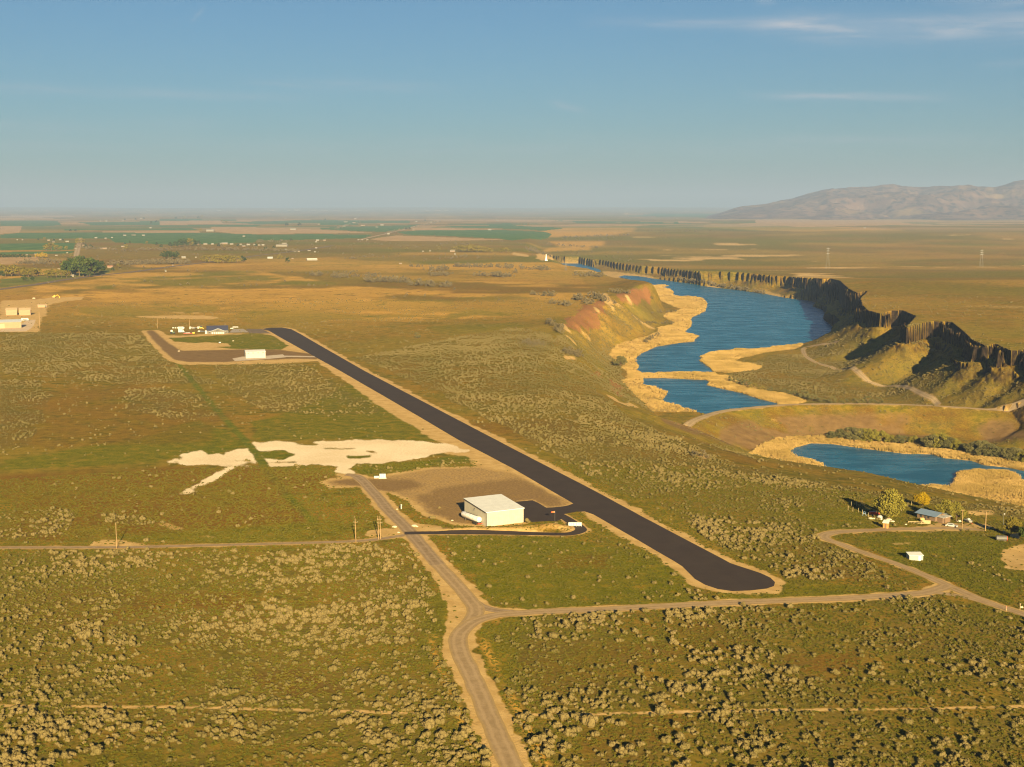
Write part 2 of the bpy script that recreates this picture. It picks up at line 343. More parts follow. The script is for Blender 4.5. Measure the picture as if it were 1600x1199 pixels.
near('white', gl([(365,728),(345,740),(318,756),(290,770),(262,780)]), 2.6, .9, 1.0, .8, 6, 6, gap=.36)
for p in [[(405,706),(440,703),(462,710),(440,719),(415,717)], [(312,700),(330,698),(385,690),(395,697),(368,702),(345,708),(322,711)], [(540,712),(580,711),(577,716),(545,717)]]:
    pz('green', p, 1.0, 2.0, 6, 3)
near('green', gl([(277,566),(300,595),(345,648),(392,698),(425,745),(462,790),(490,815)]), 2.1, .7, 1.0, .4, 8, 7); near('crop', gl([(277,566),(300,595),(345,648),(392,698),(425,745),(462,790),(490,815)]), 2.0, .9, .16, .5, 8, 7)
near('green', gl([(0,780),(200,779),(330,778),(440,775)]), 2.0, .6, .7, .6, 10, 8, gap=.4)
Z_['white'] *= np.clip(.15 + sst(.29, .37, fbm(X * .6, Y, 12, 4, 72)), 0, 1)
Z_['white'] *= (1 - np.clip(Z_['green'], 0, 1) * .9)
for L, h in ((MAIN_ROAD, 4.6), (CROSS_ROAD, 3.4), (JUNCTION, 3.2), (FARM_ROAD, 3.0), (WEST_ROAD, 2.2), (VALLEY_TRACK, 2.6), (ASPHALT_ROAD, 3.2), (DAM_ROAD, 3.6)):
    near('bare', L, h, .8, .95, .5, 5, 9)
pz('bare', [(660,880),(712,930),(728,955),(720,985),(700,1000),(696,975),(700,955),(690,925)], .9, 2, 6)
pz('bare', [(568,838),(575,829),(600,826),(625,826),(640,832),(600,838)], 1, 1, 5)
pz('bare', [(630,815),(690,822),(690,836),(640,838)], .95, 1, 5)
near('bare', BERM, 4.6, 1.4, .5, .5, 4, 3); near('brown', BERM, 3.8, 1.5, .9, .9, 3, 4)
pz('bare', [(138,848),(160,843),(185,843),(235,851),(200,855),(140,853)], .8, 1, 6)
pz('bare', [(240,818),(265,817),(292,826),(270,828)], .6, 1, 4); pz('bare', [(308,836),(345,838),(330,842)], .6, 1, 4)
for pts, sd in (([(-60,1102),(120,1104),(240,1105),(330,1106),(430,1109),(560,1112),(650,1115)], 1), ([(812,1117),(940,1116),(1090,1112),(1170,1110),(1430,1108),(1650,1103)], 2)):
    near('bare', gl(pts), .9, .7, .9, .7, 6, sd, gap=.38)
near('bare', MAIN_ROAD[len(MAIN_ROAD)//2:], 7.6, .9, .0, .5, 5, 5)
for off in (-7.5, 7.0):
    seg = MAIN_ROAD[int(len(MAIN_ROAD) * .62):]; tg = np.gradient(seg[:, :2], axis=0); tg /= np.linalg.norm(tg, axis=1)[:, None]
    near('gold', np.column_stack([seg[:, 0] + tg[:, 1] * off, seg[:, 1] - tg[:, 0] * off, seg[:, 2]]), .9, .6, 1.0, .8, 5, 15, gap=.4)
# greener and browner ground
for p, v in [([(690,840),(890,838),(1000,860),(1065,900),(1110,940),(1000,946),(820,953),(740,920)], .85), ([(1330,835),(1470,830),(1580,845),(1600,900),(1590,945),(1480,908),(1400,876)], .9), ([(1230,790),(1320,790),(1400,800),(1420,818),(1330,826),(1280,830),(1250,815)], .7),
             ([(200,690),(320,655),(390,695),(320,705),(255,722),(120,730),(0,735),(0,720)], .8), ([(560,590),(660,660),(700,690),(500,686),(400,690),(385,660),(470,640)], .75), ([(1120,905),(1230,905),(1420,925),(1240,935),(1130,938)], .75), ([(1370,508),(1400,532),(1440,545),(1330,545),(1325,530)], .5),
             ([(180,835),(420,815),(540,815),(520,845),(200,850)], .5), ([(660,510),(800,505),(830,510),(700,525)], .6), ([(640,950),(690,920),(706,990),(690,1060),(650,1000)], .7), ([(740,985),(800,962),(860,960),(850,990),(790,1030)], .7), ([(1220,690),(1240,686),(1290,688),(1260,694),(1235,705)], .6),
             ([(760,1010),(850,980),(1000,1000),(900,1060),(800,1080)], .5), ([(1350,790),(1400,785),(1420,815),(1370,822)], .6)]:
    pz('green', p, v, 7, 22)
for p, v in [([(0,740),(250,730),(520,735),(520,760),(440,775),(480,815),(300,835),(0,850)], .75), ([(0,620),(200,600),(350,650),(330,690),(80,700),(0,700)], .4), ([(350,1060),(460,1045),(520,1060),(560,1080),(450,1090)], .95), ([(0,925),(250,905),(240,960),(100,985),(0,960)], .6), ([(230,930),(400,930),(390,960),(250,950)], .8),
             ([(820,1000),(960,990),(1100,1010),(950,1060),(850,1110)], .6), ([(1100,970),(1210,1000),(1160,1030),(1060,1000)], .7), ([(900,1120),(1100,1120),(1060,1199),(880,1199)], .6), ([(1210,1020),(1330,1010),(1320,1070),(1220,1080)], .7), ([(1410,1000),(1500,1010),(1490,1030),(1400,1020)], .8),
             ([(1300,845),(1380,880),(1330,905),(1220,880),(1200,850)], .6), ([(860,870),(960,865),(940,890),(830,885)], .6), ([(700,660),(860,655),(1000,700),(900,690),(780,680)], .5), ([(1100,690),(1200,735),(1140,720)], .4)]:
    pz('brown', p, v, 9, 26)
pz('brown', [(1100,380),(1600,395),(1600,520),(1500,500),(1400,480),(1300,430),(1100,420),(960,405),(1000,385)], .25, 40, 200)
pz('bare', [(1560,862),(1600,850),(1680,860),(1680,900),(1600,893),(1570,888)], .95, 1.5, 7); pz('bare', [(1390,832),(1460,818),(1540,818),(1560,826),(1500,830)], .8, 1.5, 7)
pz('bare', [(1505,800),(1550,797),(1556,806),(1520,806)], .7, 1.5, 7); pz('bare', [(1392,849),(1425,846),(1425,852),(1395,852)], .5, 1, 5); pz('bare', [(1340,780),(1372,792),(1400,815),(1380,822),(1350,812)], .35, 1, 5)
# bluff soils
for p in [[(880,503),(915,476),(936,480),(936,497),(908,518),(886,513)], [(958,461),(980,455),(1008,446),(1018,465),(996,476),(974,473)], [(928,470),(946,469),(944,490),(932,485)], [(958,596),(975,604),(972,622),(955,610)], [(925,582),(942,585),(944,592),(928,590)]]:
    pz('red', p, 1, 7, 24)
for pts in ([(941,463),(948,473),(958,483),(966,487)], [(944,458),(950,466),(956,474)], [(929,480),(935,489),(940,492)], [(978,461),(982,469),(990,479)], [(877,506),(884,514),(889,519)], [(885,525),(892,530),(897,536)], [(908,518),(915,524),(921,529)], [(955,620),(965,628),(975,632),(990,633)]):
    near('bare', gl(pts), 3.2, 1.2, 1, .6, 10, 2)
pz('bare', [(879,557),(895,556),(902,562),(884,563)], .9, 2, 10); pz('bare', [(1088,712),(1112,711),(1114,718),(1092,718)], .7, 2, 8)
for W in REEDS: zone('reed', W, 1.0, 2.2, 9)
# steep rock where the land breaks
Z_['reed'] *= (GZ.ravel() < np.where(Y > 1030, LAKE_Z, POND_Z) + 2.2)
dzr = np.gradient(GZ, axis=0) / np.maximum(np.gradient(RR_, axis=0), .05)
dzp = np.gradient(GZ, axis=1) / np.maximum(np.gradient(PH, axis=1) * RR_, .05)
slope = np.hypot(dzr, dzp).ravel()
infl = pip(FLOOR_POLY, X, Y); d_rim = np.full(X.shape, 1e3)
q_ = (X > 20) & (X < 950) & (Y > 850) & (Y < 4700); d_rim[q_] = pdist(RIM, X[q_], Y[q_])[0]
Z_['rock'] = (sst(.55, 1.1, slope) * (d_rim < 60)).astype(np.float32)
tal = infl & (d_rim < 24)
Z_['brown'][tal] = np.maximum(Z_['brown'][tal], .8 * (1 - d_rim[tal] / 40))
face = np.zeros(X.shape, bool)
mm = (Y < 1130) & (Y > 780) & (X > 100) & (X < 700)
dd, _, ss = pdist(DAM, X[mm], Y[mm]); face[mm] = (dd < 56) & (dd > 4.5) & (ss < 0)
fz = np.zeros(X.shape); fz[mm] = dd
low = face & (fz > 20)
Z_['gravel'] = np.maximum(Z_['gravel'], (face * np.clip(.25 + .75 * sst(16, 24, fz), 0, 1) * sst(.34, .50, fbm(X, Y, 26, 4, 44)) * .9).astype(np.float32)); Z_['brown'] = np.maximum(Z_['brown'], (face * sst(.42, .6, fbm(X, Y, 15, 3, 45)) * .9).astype(np.float32))
Z_['green'] = np.maximum(Z_['green'], (face * sst(.42, .6, fbm(X, Y, 19, 3, 49)) * .5 * (fz < 18)).astype(np.float32)); Z_['bare'] = np.maximum(Z_['bare'], (face * .8 * (np.exp(-((fz - 19 - 5 * fbm(X, Y, 30, 2, 47)) / 1.6) ** 2) + np.exp(-((fz - 31 - 6 * fbm(X, Y, 34, 2, 48)) / 2.0) ** 2)) * sst(.42, .56, fbm(X, Y, 16, 3, 46))).astype(np.float32))
# wind-combed streaks over the wide right plateau and far flats
wide = sst(600 * K, 1000 * K, Y) * (1 - Z_['crop']) * (1 - Z_['plow']) * ~infl
Z_['bare'] = np.maximum(Z_['bare'], (wide * .75 * sst(.66, .72, fbm(X * .5, Y, 130, 4, 51)) * (X > 120)).astype(np.float32))
# mottled meadow
mead = (Z_['gold'] > .3) & (Y > 1150) & (Y < 4000) & (X < 120)
Z_['green'] = np.maximum(Z_['green'], (mead * .9 * sst(.55, .62, fbm(X * .55, Y * .45, 62, 4, 74))).astype(np.float32)); Z_['gold'] *= np.where(Y > 1150, 1 - .9 * Z_['green'], 1).astype(np.float32)
for q_, s_, a_, b_, sd_ in ((1.0, 60, .36, .52, 61), (.55, 26, .34, .52, 62)): Z_['gold'] *= np.where((Y > 1150) & (Y < 4200), sst(a_, b_, fbm(X * q_ * .7, Y * .8, s_, 4, sd_)) * .6 + .4, 1).astype(np.float32)
Z_['gold'] = np.maximum(Z_['gold'], (wide * .8 * (X < 150) * (Y < 3000) * sst(.52, .62, fbm(X * .5, Y * .7, 120, 4, 58))).astype(np.float32))
Z_['gold'] = np.maximum(Z_['gold'], (wide * np.where(X > 120, .28, .5) * sst(.52, .64, fbm(X * .5, Y * .6, 240, 4, 52))).astype(np.float32)); Z_['green'] = np.maximum(Z_['green'], (wide * .8 * sst(.46, .60, fbm(X * .6, Y * .8, 330, 4, 53))).astype(np.float32))
Z_['brown'] = np.maximum(Z_['brown'], (wide * np.where(X > 120, .3, .6) * sst(.50, .60, fbm(X * .5, Y * .8, 170, 4, 54))).astype(np.float32))
vf = sst(3200 * K, 5500 * K, Y) * (1 - np.clip(Z_['crop'] + Z_['plow'], 0, 1))
vf = vf * (1 - .75 * sst(7600 * K, 9000 * K, Y))
Z_['plow'] = np.maximum(Z_['plow'], (vf * .8 * sst(.54, .58, fbm(X * .5, Y * .8, 700, 4, 55))).astype(np.float32)); Z_['crop'] = np.maximum(Z_['crop'], (vf * .7 * sst(.58, .62, fbm(X * .5, Y * .8, 900, 3, 56))).astype(np.float32))

# ------------------------------------------------------------------ where sagebrush grows (plants per square metre), also used for its far texture
sage = np.full(X.shape, .012, np.float32)
def dens(pts, v, rag=6, rs=25, seed=0, mode='max'):
    w = gl(pts); m = pip(w, X + (fbm(X, Y, rs, 3, 3 + seed) - .5) * 2 * rag, Y + (fbm(X, Y, rs, 3, 5 + seed) - .5) * 2 * rag)
    sage[m] = np.maximum(sage[m], v) if mode == 'max' else v
dens([(-200,862),(300,862),(560,852),(640,850),(690,925),(690,990),(740,1100),(775,1199),(800,1400),(-400,1400)], .15)
dens([(780,1010),(765,985),(850,962),(1000,955),(1240,943),(1450,932),(1600,975),(1800,1060),(1900,1400),(870,1400),(800,1120)], .16)
dens([(560,560),(700,622),(830,690),(1000,780),(1140,862),(1250,915),(1330,905),(1440,915),(1380,885),(1290,848),(1285,830),(1230,800),(1320,788),(1400,775),(1300,755),(1200,738),(1120,715),(1040,680),(980,650),(920,600),(880,560),(860,520),(800,512),(640,540)], .24)
dens([(690,842),(890,840),(1000,862),(1060,900),(1105,938),(1000,945),(820,955)], .025)
dens([(740,935),(1105,925),(1110,941),(900,951),(800,956)], .10)
dens([(900,838),(960,842),(1030,880),(1000,880)], .12)
for p in [[(-60,590),(70,595),(78,640),(45,700),(-60,710)], [(190,612),(250,605),(330,618),(345,650),(280,660),(200,640)], [(330,562),(480,570),(600,645),(500,650),(400,640),(345,600)], [(60,520),(220,522),(250,555),(280,575),(340,600),(200,600),(0,585),(0,525)], [(560,728),(660,725),(730,713),(760,728),(700,728),(640,735),(600,738)],
          [(0,800),(110,800),(110,840),(0,845)], [(150,802),(240,812),(230,825),(150,818)]]:
    dens(p, .13)
dens([(1120,590),(1200,555),(1300,535),(1330,522),(1400,528),(1470,545),(1600,600),(1800,630),(1800,640),(1800,660),(1600,644),(1450,633),(1262,630),(1230,618),(1160,600)], .17)
dens([(1100,690),(1190,700),(1180,735),(1290,752),(1400,772),(1600,798),(1800,830),(1800,845),(1600,812),(1420,782),(1250,775)], .16)
dens([(1090,655),(1250,636),(1450,638),(1600,650),(1600,730),(1400,690),(1280,680),(1180,700)], .09)
dens([(880,520),(960,545),(975,590),(1020,645),(900,600),(860,540)], .17); dens([(1000,470),(1060,485),(1030,500),(960,540),(900,530),(950,480)], .18)
dens([(1490,960),(1600,985),(1600,960),(1540,940)], .03, mode='set')
dens([(1380,830),(1590,846),(1590,930),(1480,908),(1340,852)], .004, mode='set'); dens([(1400,785),(1600,815),(1600,832),(1400,828),(1330,826)], .01, mode='set')
dens([(1500,880),(1560,885),(1600,925),(1560,905)], .1)
sage *= np.where(fbm(X, Y, 26, 4, 14) > .44, 1.25, .45) * np.interp(fbm(X, Y, 9, 3, 15), [.3, .7], [.5, 1.4])
sage *= np.interp(R, [430, 700, 900], [.92, .85, 1.05])
for k in ('white', 'reed', 'gravel', 'crop', 'rock'): sage *= (1 - np.clip(Z_[k], 0, 1))
sage *= (1 - np.clip(Z_['bare'], 0, 1) * .97) * (1 - np.clip(Z_['green'], 0, 1) * .65) * (1 - np.clip(Z_['brown'], 0, 1) * .35)
sage[face] = np.maximum(sage[face], .055 * sst(.40, .62, fbm(X, Y, 17, 3, 81))[face])
def clear(line, half):
    w = np.asarray(line); lo = w[:, :2].min(0) - half; hi = w[:, :2].max(0) + half
    m = (X > lo[0]) & (X < hi[0]) & (Y > lo[1]) & (Y < hi[1])
    d, _, _ = pdist(w[::max(1, len(w) // 60)], X[m], Y[m]); sage[m] *= (d > half)
for L, h in ((MAIN_ROAD, 4.4), (CROSS_ROAD, 3.6), (JUNCTION, 3), (FARM_ROAD, 3.3), (WEST_ROAD, 2.2), (ASPHALT_ROAD, 3), (VALLEY_TRACK, 2.4), (DAM_ROAD, 4.5)): clear(L, h)
for W in (RUNWAY, APRON, W_LAKE, W_LOWER, W_POND, W_FAR): sage *= ~pip(W, X, Y)
SAGE = sage.reshape(shape)
Z_['sage'] = np.clip(sage / .11, 0, 1).astype(np.float32)

# soften the traced edges so that soils run into each other
def blur(k, a, b):
    q = Z_[k].reshape(shape)
    for ax, n_ in ((1, a), (0, b)):
        acc = q.copy()
        for i in range(1, n_ + 1): acc += np.roll(q, i, ax) + np.roll(q, -i, ax)
        q = acc / (2 * n_ + 1)
    Z_[k] = q.ravel().astype(np.float32)
for k_, a_, b_ in (('white', 2, 1), ('bare', 2, 1), ('gravel', 4, 2), ('green', 2, 1), ('gold', 3, 1), ('brown', 4, 2), ('reed', 1, 1)): blur(k_, a_, b_)
# ------------------------------------------------------------------ object helpers
def tag(o, label=None, cat=None, group=None, kind=None):
    if label: o['label'] = label
    if cat: o['category'] = cat
    if group: o['group'] = group
    if kind: o['kind'] = kind
    return o
def link(name, me, mats=None, parent=None):
    o = bpy.data.objects.new(name, me); COL.objects.link(o)
    if mats is not None:
        for m in (mats if isinstance(mats, (list, tuple)) else [mats]): me.materials.append(m)
    if parent is not None: o.parent = parent
    return o
def np_mesh(name, V, F, nside=4, smooth=False, mat_idx=None):
    V = np.ascontiguousarray(V, np.float32); F = np.ascontiguousarray(F, np.int32)
    me = bpy.data.meshes.new(name)
    me.vertices.add(len(V)); me.vertices.foreach_set('co', V.ravel())
    me.loops.add(F.size); me.loops.foreach_set('vertex_index', F.ravel())
    me.polygons.add(len(F)); me.polygons.foreach_set('loop_start', np.arange(0, F.size, nside, dtype=np.int32))
    me.polygons.foreach_set('use_smooth', np.full(len(F), smooth, dtype=bool))
    if mat_idx is not None: me.polygons.foreach_set('material_index', np.ascontiguousarray(mat_idx, np.int32))
    me.update(calc_edges=True)
    return me
def add_color(me, name, arr4):
    a = me.attributes.new(name, 'FLOAT_COLOR', 'POINT'); a.data.foreach_set('color', np.ascontiguousarray(arr4, np.float32).ravel())
def add_float(me, name, arr):
    a = me.attributes.new(name, 'FLOAT', 'POINT'); a.data.foreach_set('value', np.ascontiguousarray(arr, np.float32).ravel())
SAGE_A, SAGE_B, SAGE_C = (.072, .064, .013), (.172, .128, .056), (.112, .086, .030)
TUFT_A, TUFT_B = (.070, .074, .005), (.136, .098, .012)
# ------------------------------------------------------------------ material nodes
class NT:
    def __init__(s, name):
        s.m = bpy.data.materials.new(name); s.m.use_nodes = True
        s.t = s.m.node_tree; s.N = s.t.nodes; s.L = s.t.links
        s.N.clear(); s.out = s.N.new('ShaderNodeOutputMaterial'); s.b = s.N.new('ShaderNodeBsdfPrincipled')
        s.L.new(s.b.outputs[0], s.out.inputs[0]); s.pos = None
    def put(s, sock, v):
        if isinstance(v, bpy.types.NodeSocket): s.L.new(v, sock)
        elif isinstance(v, (tuple, list)) and len(v) == 3 and sock.type == 'RGBA': sock.default_value = (*v, 1)
        else: sock.default_value = v
    def geo(s):
        if s.pos is None: s.pos = s.N.new('ShaderNodeNewGeometry').outputs['Position']
        return s.pos
    def obj(s): return s.N.new('ShaderNodeTexCoord').outputs['Object']
    def noise(s, scale, detail=4, rough=.55, vec=None, dist=0, seed=None):
        n = s.N.new('ShaderNodeTexNoise'); n.inputs['Scale'].default_value = scale; n.inputs['Detail'].default_value = detail
        n.inputs['Roughness'].default_value = rough; n.inputs['Distortion'].default_value = dist
        s.L.new(vec if vec is not None else s.geo(), n.inputs['Vector']); return n.outputs['Fac']
    def voro(s, scale, vec=None, out='Distance', rnd=1):
        n = s.N.new('ShaderNodeTexVoronoi'); n.inputs['Scale'].default_value = scale; n.inputs['Randomness'].default_value = rnd
        s.L.new(vec if vec is not None else s.geo(), n.inputs['Vector']); return n.outputs[out]
    def ramp(s, v, a, b, lo=0, hi=1):
        n = s.N.new('ShaderNodeMapRange'); n.interpolation_type = 'SMOOTHSTEP'
        s.put(n.inputs['Value'], v); n.inputs['From Min'].default_value = a; n.inputs['From Max'].default_value = b
        n.inputs['To Min'].default_value = lo; n.inputs['To Max'].default_value = hi; return n.outputs[0]
    def mix(s, f, a, b, mode='MIX'):
        n = s.N.new('ShaderNodeMix'); n.data_type = 'RGBA'; n.blend_type = mode; n.clamp_factor = True
        s.put(n.inputs[0], f); s.put(n.inputs[6], a); s.put(n.inputs[7], b); return n.outputs[2]
    def math(s, op, a, b=0.0):
        n = s.N.new('ShaderNodeMath'); n.operation = op; s.put(n.inputs[0], a); s.put(n.inputs[1], b); return n.outputs[0]
    def scalevec(s, v, xyz):
        n = s.N.new('ShaderNodeVectorMath'); n.operation = 'MULTIPLY'; s.put(n.inputs[0], v); n.inputs[1].default_value = xyz; return n.outputs[0]
    def attr(s, name, comp=None, typ='GEOMETRY'):
        n = s.N.new('ShaderNodeAttribute'); n.attribute_name = name; n.attribute_type = typ
        if comp is None: return n.outputs['Color'], n.outputs['Alpha'], n.outputs['Fac']
        return n.outputs[comp]
    def sep(s, c):
        n = s.N.new('ShaderNodeSeparateColor'); s.L.new(c, n.inputs[0]); return n.outputs[0], n.outputs[1], n.outputs[2]
    def bump(s, h, strength=.5, dist=.2):
        n = s.N.new('ShaderNodeBump'); n.inputs['Strength'].default_value = strength; n.inputs['Distance'].default_value = dist
        s.L.new(h, n.inputs['Height']); s.L.new(n.outputs[0], s.b.inputs['Normal']); return n
    def fin(s, color, rough=.9, spec=.2, metal=0):
        s.put(s.b.inputs['Base Color'], color); s.put(s.b.inputs['Roughness'], rough)
        s.b.inputs['Specular IOR Level'].default_value = spec; s.b.inputs['Metallic'].default_value = metal; return s.m

def plain(name, col, rough=.6, spec=.3, metal=0, var=.18, scale=3.0):
    """paint / metal / wood with a little weathering"""
    n = NT(name); o = n.obj()
    f = n.noise(scale, 5, .6, o); g = n.noise(scale * 9, 3, .5, o)
    c = n.mix(n.ramp(f, .3, .7), tuple(x * (1 - var) for x in col), tuple(min(1, x * (1 + var * .6)) for x in col))
    c = n.mix(n.ramp(g, .45, .75, 0, var * .8), c, tuple(x * .7 for x in col))
    return n.fin(c, rough, spec, metal)

def ground_material():
    n = NT('ground_soil_and_grass')
    ca, aa, _ = n.attr('zone_a'); gold, green, bare = n.sep(ca)
    cb, ab, _ = n.attr('zone_b'); crop, plow, red = n.sep(cb)
    cc, ac, _ = n.attr('zone_c'); reed, gravel, white = n.sep(cc)
    brown, rock, sage = aa, ab, ac
    N1 = n.noise(.006, 4, .55); N2 = n.noise(.03, 5, .6); N3 = n.noise(.16, 5, .62); N4 = n.noise(.9, 4, .65); N5 = n.noise(3.5, 3, .6)
    rag = n.math('MULTIPLY', n.math('SUBTRACT', n.mix(.45, N4, N3), .5), 1.3)
    def edge(v): return n.ramp(n.math('ADD', v, n.math('MULTIPLY', rag, n.ramp(v, .0, .25))), .22, .78)
    white = edge(white); bare = edge(bare); gravel = edge(gravel)
    olive = n.mix(n.ramp(N3, .32, .68), OLIVE_D, OLIVE_L)
    tawny = n.mix(n.ramp(N4, .3, .7), TAWNY_D, TAWNY_L)
    base = n.mix(n.ramp(n.mix(.5, N2, N3), .40, .60), olive, tawny)
    base = n.mix(n.ramp(N1, .42, .62, 0, .55), base, n.mix(n.ramp(N3, .3, .7), (.165, .130, .012), (.25, .19, .024)))
    grn = n.mix(n.ramp(n.mix(.5, N4, N3), .35, .65), GREEN_D, GREEN_L)
    grn = n.mix(n.ramp(N3, .52, .70, 0, .7), grn, tawny)
    brn = n.mix(n.ramp(N4, .3, .7), BROWN_D, BROWN_L)
    brn = n.mix(n.ramp(N3, .5, .66, 0, .6), brn, grn)
    dot = n.math('MULTIPLY', n.ramp(n.voro(.42), .18, .52, 1, 0), n.ramp(n.noise(.35, 3, .6), .35, .6))
    # distant scrub: mottled grey-olive where the plants are too small to tell apart
    scrub = n.mix(n.ramp(N4, .3, .7), (.082, .068, .011), (.18, .135, .036))
    c = base
    c = n.mix(n.math('MULTIPLY', green, n.ramp(N2, .2, .5)), c, grn)
    c = n.mix(n.math('MULTIPLY', brown, n.ramp(N2, .25, .55)), c, brn)
    c = n.mix(n.math('MULTIPLY', sage, .55), c, scrub)
    c = n.mix(n.math('MULTIPLY', n.math('MULTIPLY', dot, sage), .35), c, (.17, .125, .042))
    gl_ = n.mix(n.ramp(n.mix(.5, N3, N4), .35, .65), GOLD_D, GOLD_L)
    gl_ = n.mix(n.ramp(N3, .56, .72, 0, .75), gl_, olive)
    c = n.mix(n.math('MULTIPLY', gold, n.ramp(n.noise(.045, 4, .6, dist=1.5), .30, .48)), c, gl_)
    cp = n.mix(n.ramp(n.noise(.02, 3), .35, .65), CROP_D, CROP_L); c = n.mix(crop, c, cp)
    pw = n.mix(n.ramp(n.noise(.015, 3), .35, .65), (.34, .21, .095), (.46, .30, .15)); c = n.mix(plow, c, pw)
    rd = n.mix(n.ramp(N4, .3, .7), (.20, .082, .028), (.32, .15, .055)); c = n.mix(n.math('MULTIPLY', red, n.ramp(N3, .25, .5)), c, rd)
    br = n.mix(n.ramp(n.mix(.5, N3, N5), .35, .65), BARE_D, BARE_L)
    br = n.mix(n.ramp(N4, .55, .75, 0, .4), br, tawny); c = n.mix(bare, c, br)
    gv = n.mix(n.ramp(n.mix(.5, N3, N5), .35, .65), GRAV_D, GRAV_L); c = n.mix(n.math('MULTIPLY', gravel, .92), c, gv)
    wh = n.mix(n.ramp(n.mix(.5, N2, N4), .35, .65), (.66, .50, .31), (.84, .68, .47)); c = n.mix(white, c, wh)
    re = n.mix(n.ramp(N4, .35, .65), (.36, .21, .06), (.54, .36, .13)); re = n.mix(n.ramp(n.mix(.5, N2, N3), .50, .64, 0, .7), re, (.24, .19, .055)); c = n.mix(edge(reed), c, re)
    rk_s = n.scalevec(n.geo(), (.30, .30, .06))
    rk = n.mix(n.ramp(n.noise(1.0, 5, .65, rk_s), .35, .68), (.010, .0072, .0055), (.044, .029, .0195))
    rk = n.mix(n.ramp(n.noise(.12, 4), .55, .75, 0, .5), rk, (.085, .060, .018)); rk = n.mix(n.ramp(n.noise(1.0, 4, .6, n.scalevec(n.geo(), (.04, .04, .45))), .5, .62, 0, .6), rk, (.014, .010, .007)); c = n.mix(rock, c, rk)
    c = n.mix(n.ramp(N5, .3, .75, 0, .42), c, n.mix(1, c, (.52, .50, .46), 'MULTIPLY'))
    hgt = n.math('ADD', n.math('MULTIPLY', N4, .5), n.math('MULTIPLY', N5, .22)); hgt = n.math('ADD', hgt, n.math('MULTIPLY', n.noise(1.6, 4, .7, rk_s), n.math('MULTIPLY', rock, 3.0)))
    n.bump(hgt, .55, .9)
    return n.fin(c, .95, .05)
OLIVE_D, OLIVE_L = (.100, .083, .005), (.210, .160, .013)
TAWNY_D, TAWNY_L = (.205, .108, .010), (.32, .19, .026)
GREEN_D, GREEN_L = (.076, .090, .002), (.180, .166, .007)
BROWN_D, BROWN_L = (.125, .056, .008), (.205, .105, .016)
GOLD_D, GOLD_L = (.40, .205, .028), (.62, .36, .075)
CROP_D, CROP_L = (.046, .108, .022), (.095, .160, .036)
BARE_D, BARE_L = (.40, .245, .082), (.60, .40, .165)
GRAV_D, GRAV_L = (.130, .078, .032), (.205, .125, .054)

# ------------------------------------------------------------------ the ground, hills and water
idx = np.arange(NR_ * NP_).reshape(NR_, NP_)
F = np.stack([idx[:-1, :-1], idx[:-1, 1:], idx[1:, 1:], idx[1:, :-1]], -1).reshape(-1, 4)[:, ::-1]
me = np_mesh('ground', np.stack([X, Y, GZ.ravel()], -1), F, 4, True)
add_color(me, 'zone_a', np.stack([Z_['gold'], Z_['green'], Z_['bare'], Z_['brown']], -1))
add_color(me, 'zone_b', np.stack([Z_['crop'], Z_['plow'], Z_['red'], Z_['rock']], -1))
add_color(me, 'zone_c', np.stack([Z_['reed'], Z_['gravel'], Z_['white'], Z_['sage']], -1))
rf = Z_['rock'][F].mean(1) > .35; me.polygons.foreach_set('use_smooth', ~rf)
tag(link('ground', me, ground_material()), kind='structure')

# the long ridge far to the right
az0, az1 = math.atan((1085 - 800) / (FPX * CP)), math.radians(44); na, nr = 760, 170
A_, T_ = np.meshgrid(np.linspace(az0, az1, na), np.linspace(0, 1, nr))
Rh = (8300 + T_ * 7200) * K
hx = Rh * np.sin(A_); hy = Rh * np.cos(A_)
crest = [(1100,327),(1150,323),(1200,318.5),(1240,312),(1265,305),(1290,300),(1340,297),(1390,294),(1440,297),(1500,293),(1530,297.5),(1560,293.5),(1583,288),(1600,289),(1650,285),(1720,292),(1850,280),(2100,290),(2600,300)]
ca_ = [math.atan((p[0] - 800) / (FPX * CP + (599.5 - p[1]) * SP)) for p in crest]
ch_ = [(327 - p[1]) / math.hypot(FPX, 272) * 12300 * K + 120 for p in crest]; ch_[0] = 100.0
hc = np.interp(A_, ca_, ch_) * sst(0, .035, A_ - az0)
prof = sst(0.02, .56, T_) * (1 - .35 * sst(.56, 1, T_))
ridg = 1 - np.abs(2 * fbm(hx, hy / 1.5, 1500, 5, 33) - 1)
ridg2 = 1 - np.abs(2 * fbm(hx, hy / 1.5, 420, 4, 35) - 1)
hz_ = hc * prof + ((ridg - .75) * 340 + (ridg2 - .7) * 120) * np.sin(np.pi * np.clip(T_ / .56, 0, 1)) ** 1.0 * np.clip(hc / 400, 0, 1.2) - 12 * (T_ < .01) - 5
idh = np.arange(na * nr).reshape(nr, na)
Fh = np.stack([idh[:-1, :-1], idh[:-1, 1:], idh[1:, 1:], idh[1:, :-1]], -1).reshape(-1, 4)[:, ::-1]
n = NT('hill_scrub')
c = n.mix(n.ramp(n.noise(.0022, 5, .6), .35, .65), (.080, .048, .038), (.175, .105, .072)); c = n.mix(n.ramp(n.noise(.009, 4, .6), .50, .62, 0, .85), c, (.018, .015, .014)); c = n.mix(n.ramp(n.noise(.0011, 3), .56, .7, 0, .7), c, (.22, .145, .06))
c = n.mix(n.ramp(n.noise(.03, 3), .62, .75, 0, .5), c, (.34, .22, .12))
tag(link('hills', np_mesh('hills', np.stack([hx.ravel(), hy.ravel(), hz_.ravel()], -1), Fh, 4, True), n.fin(c, .95, .05)), kind='structure')

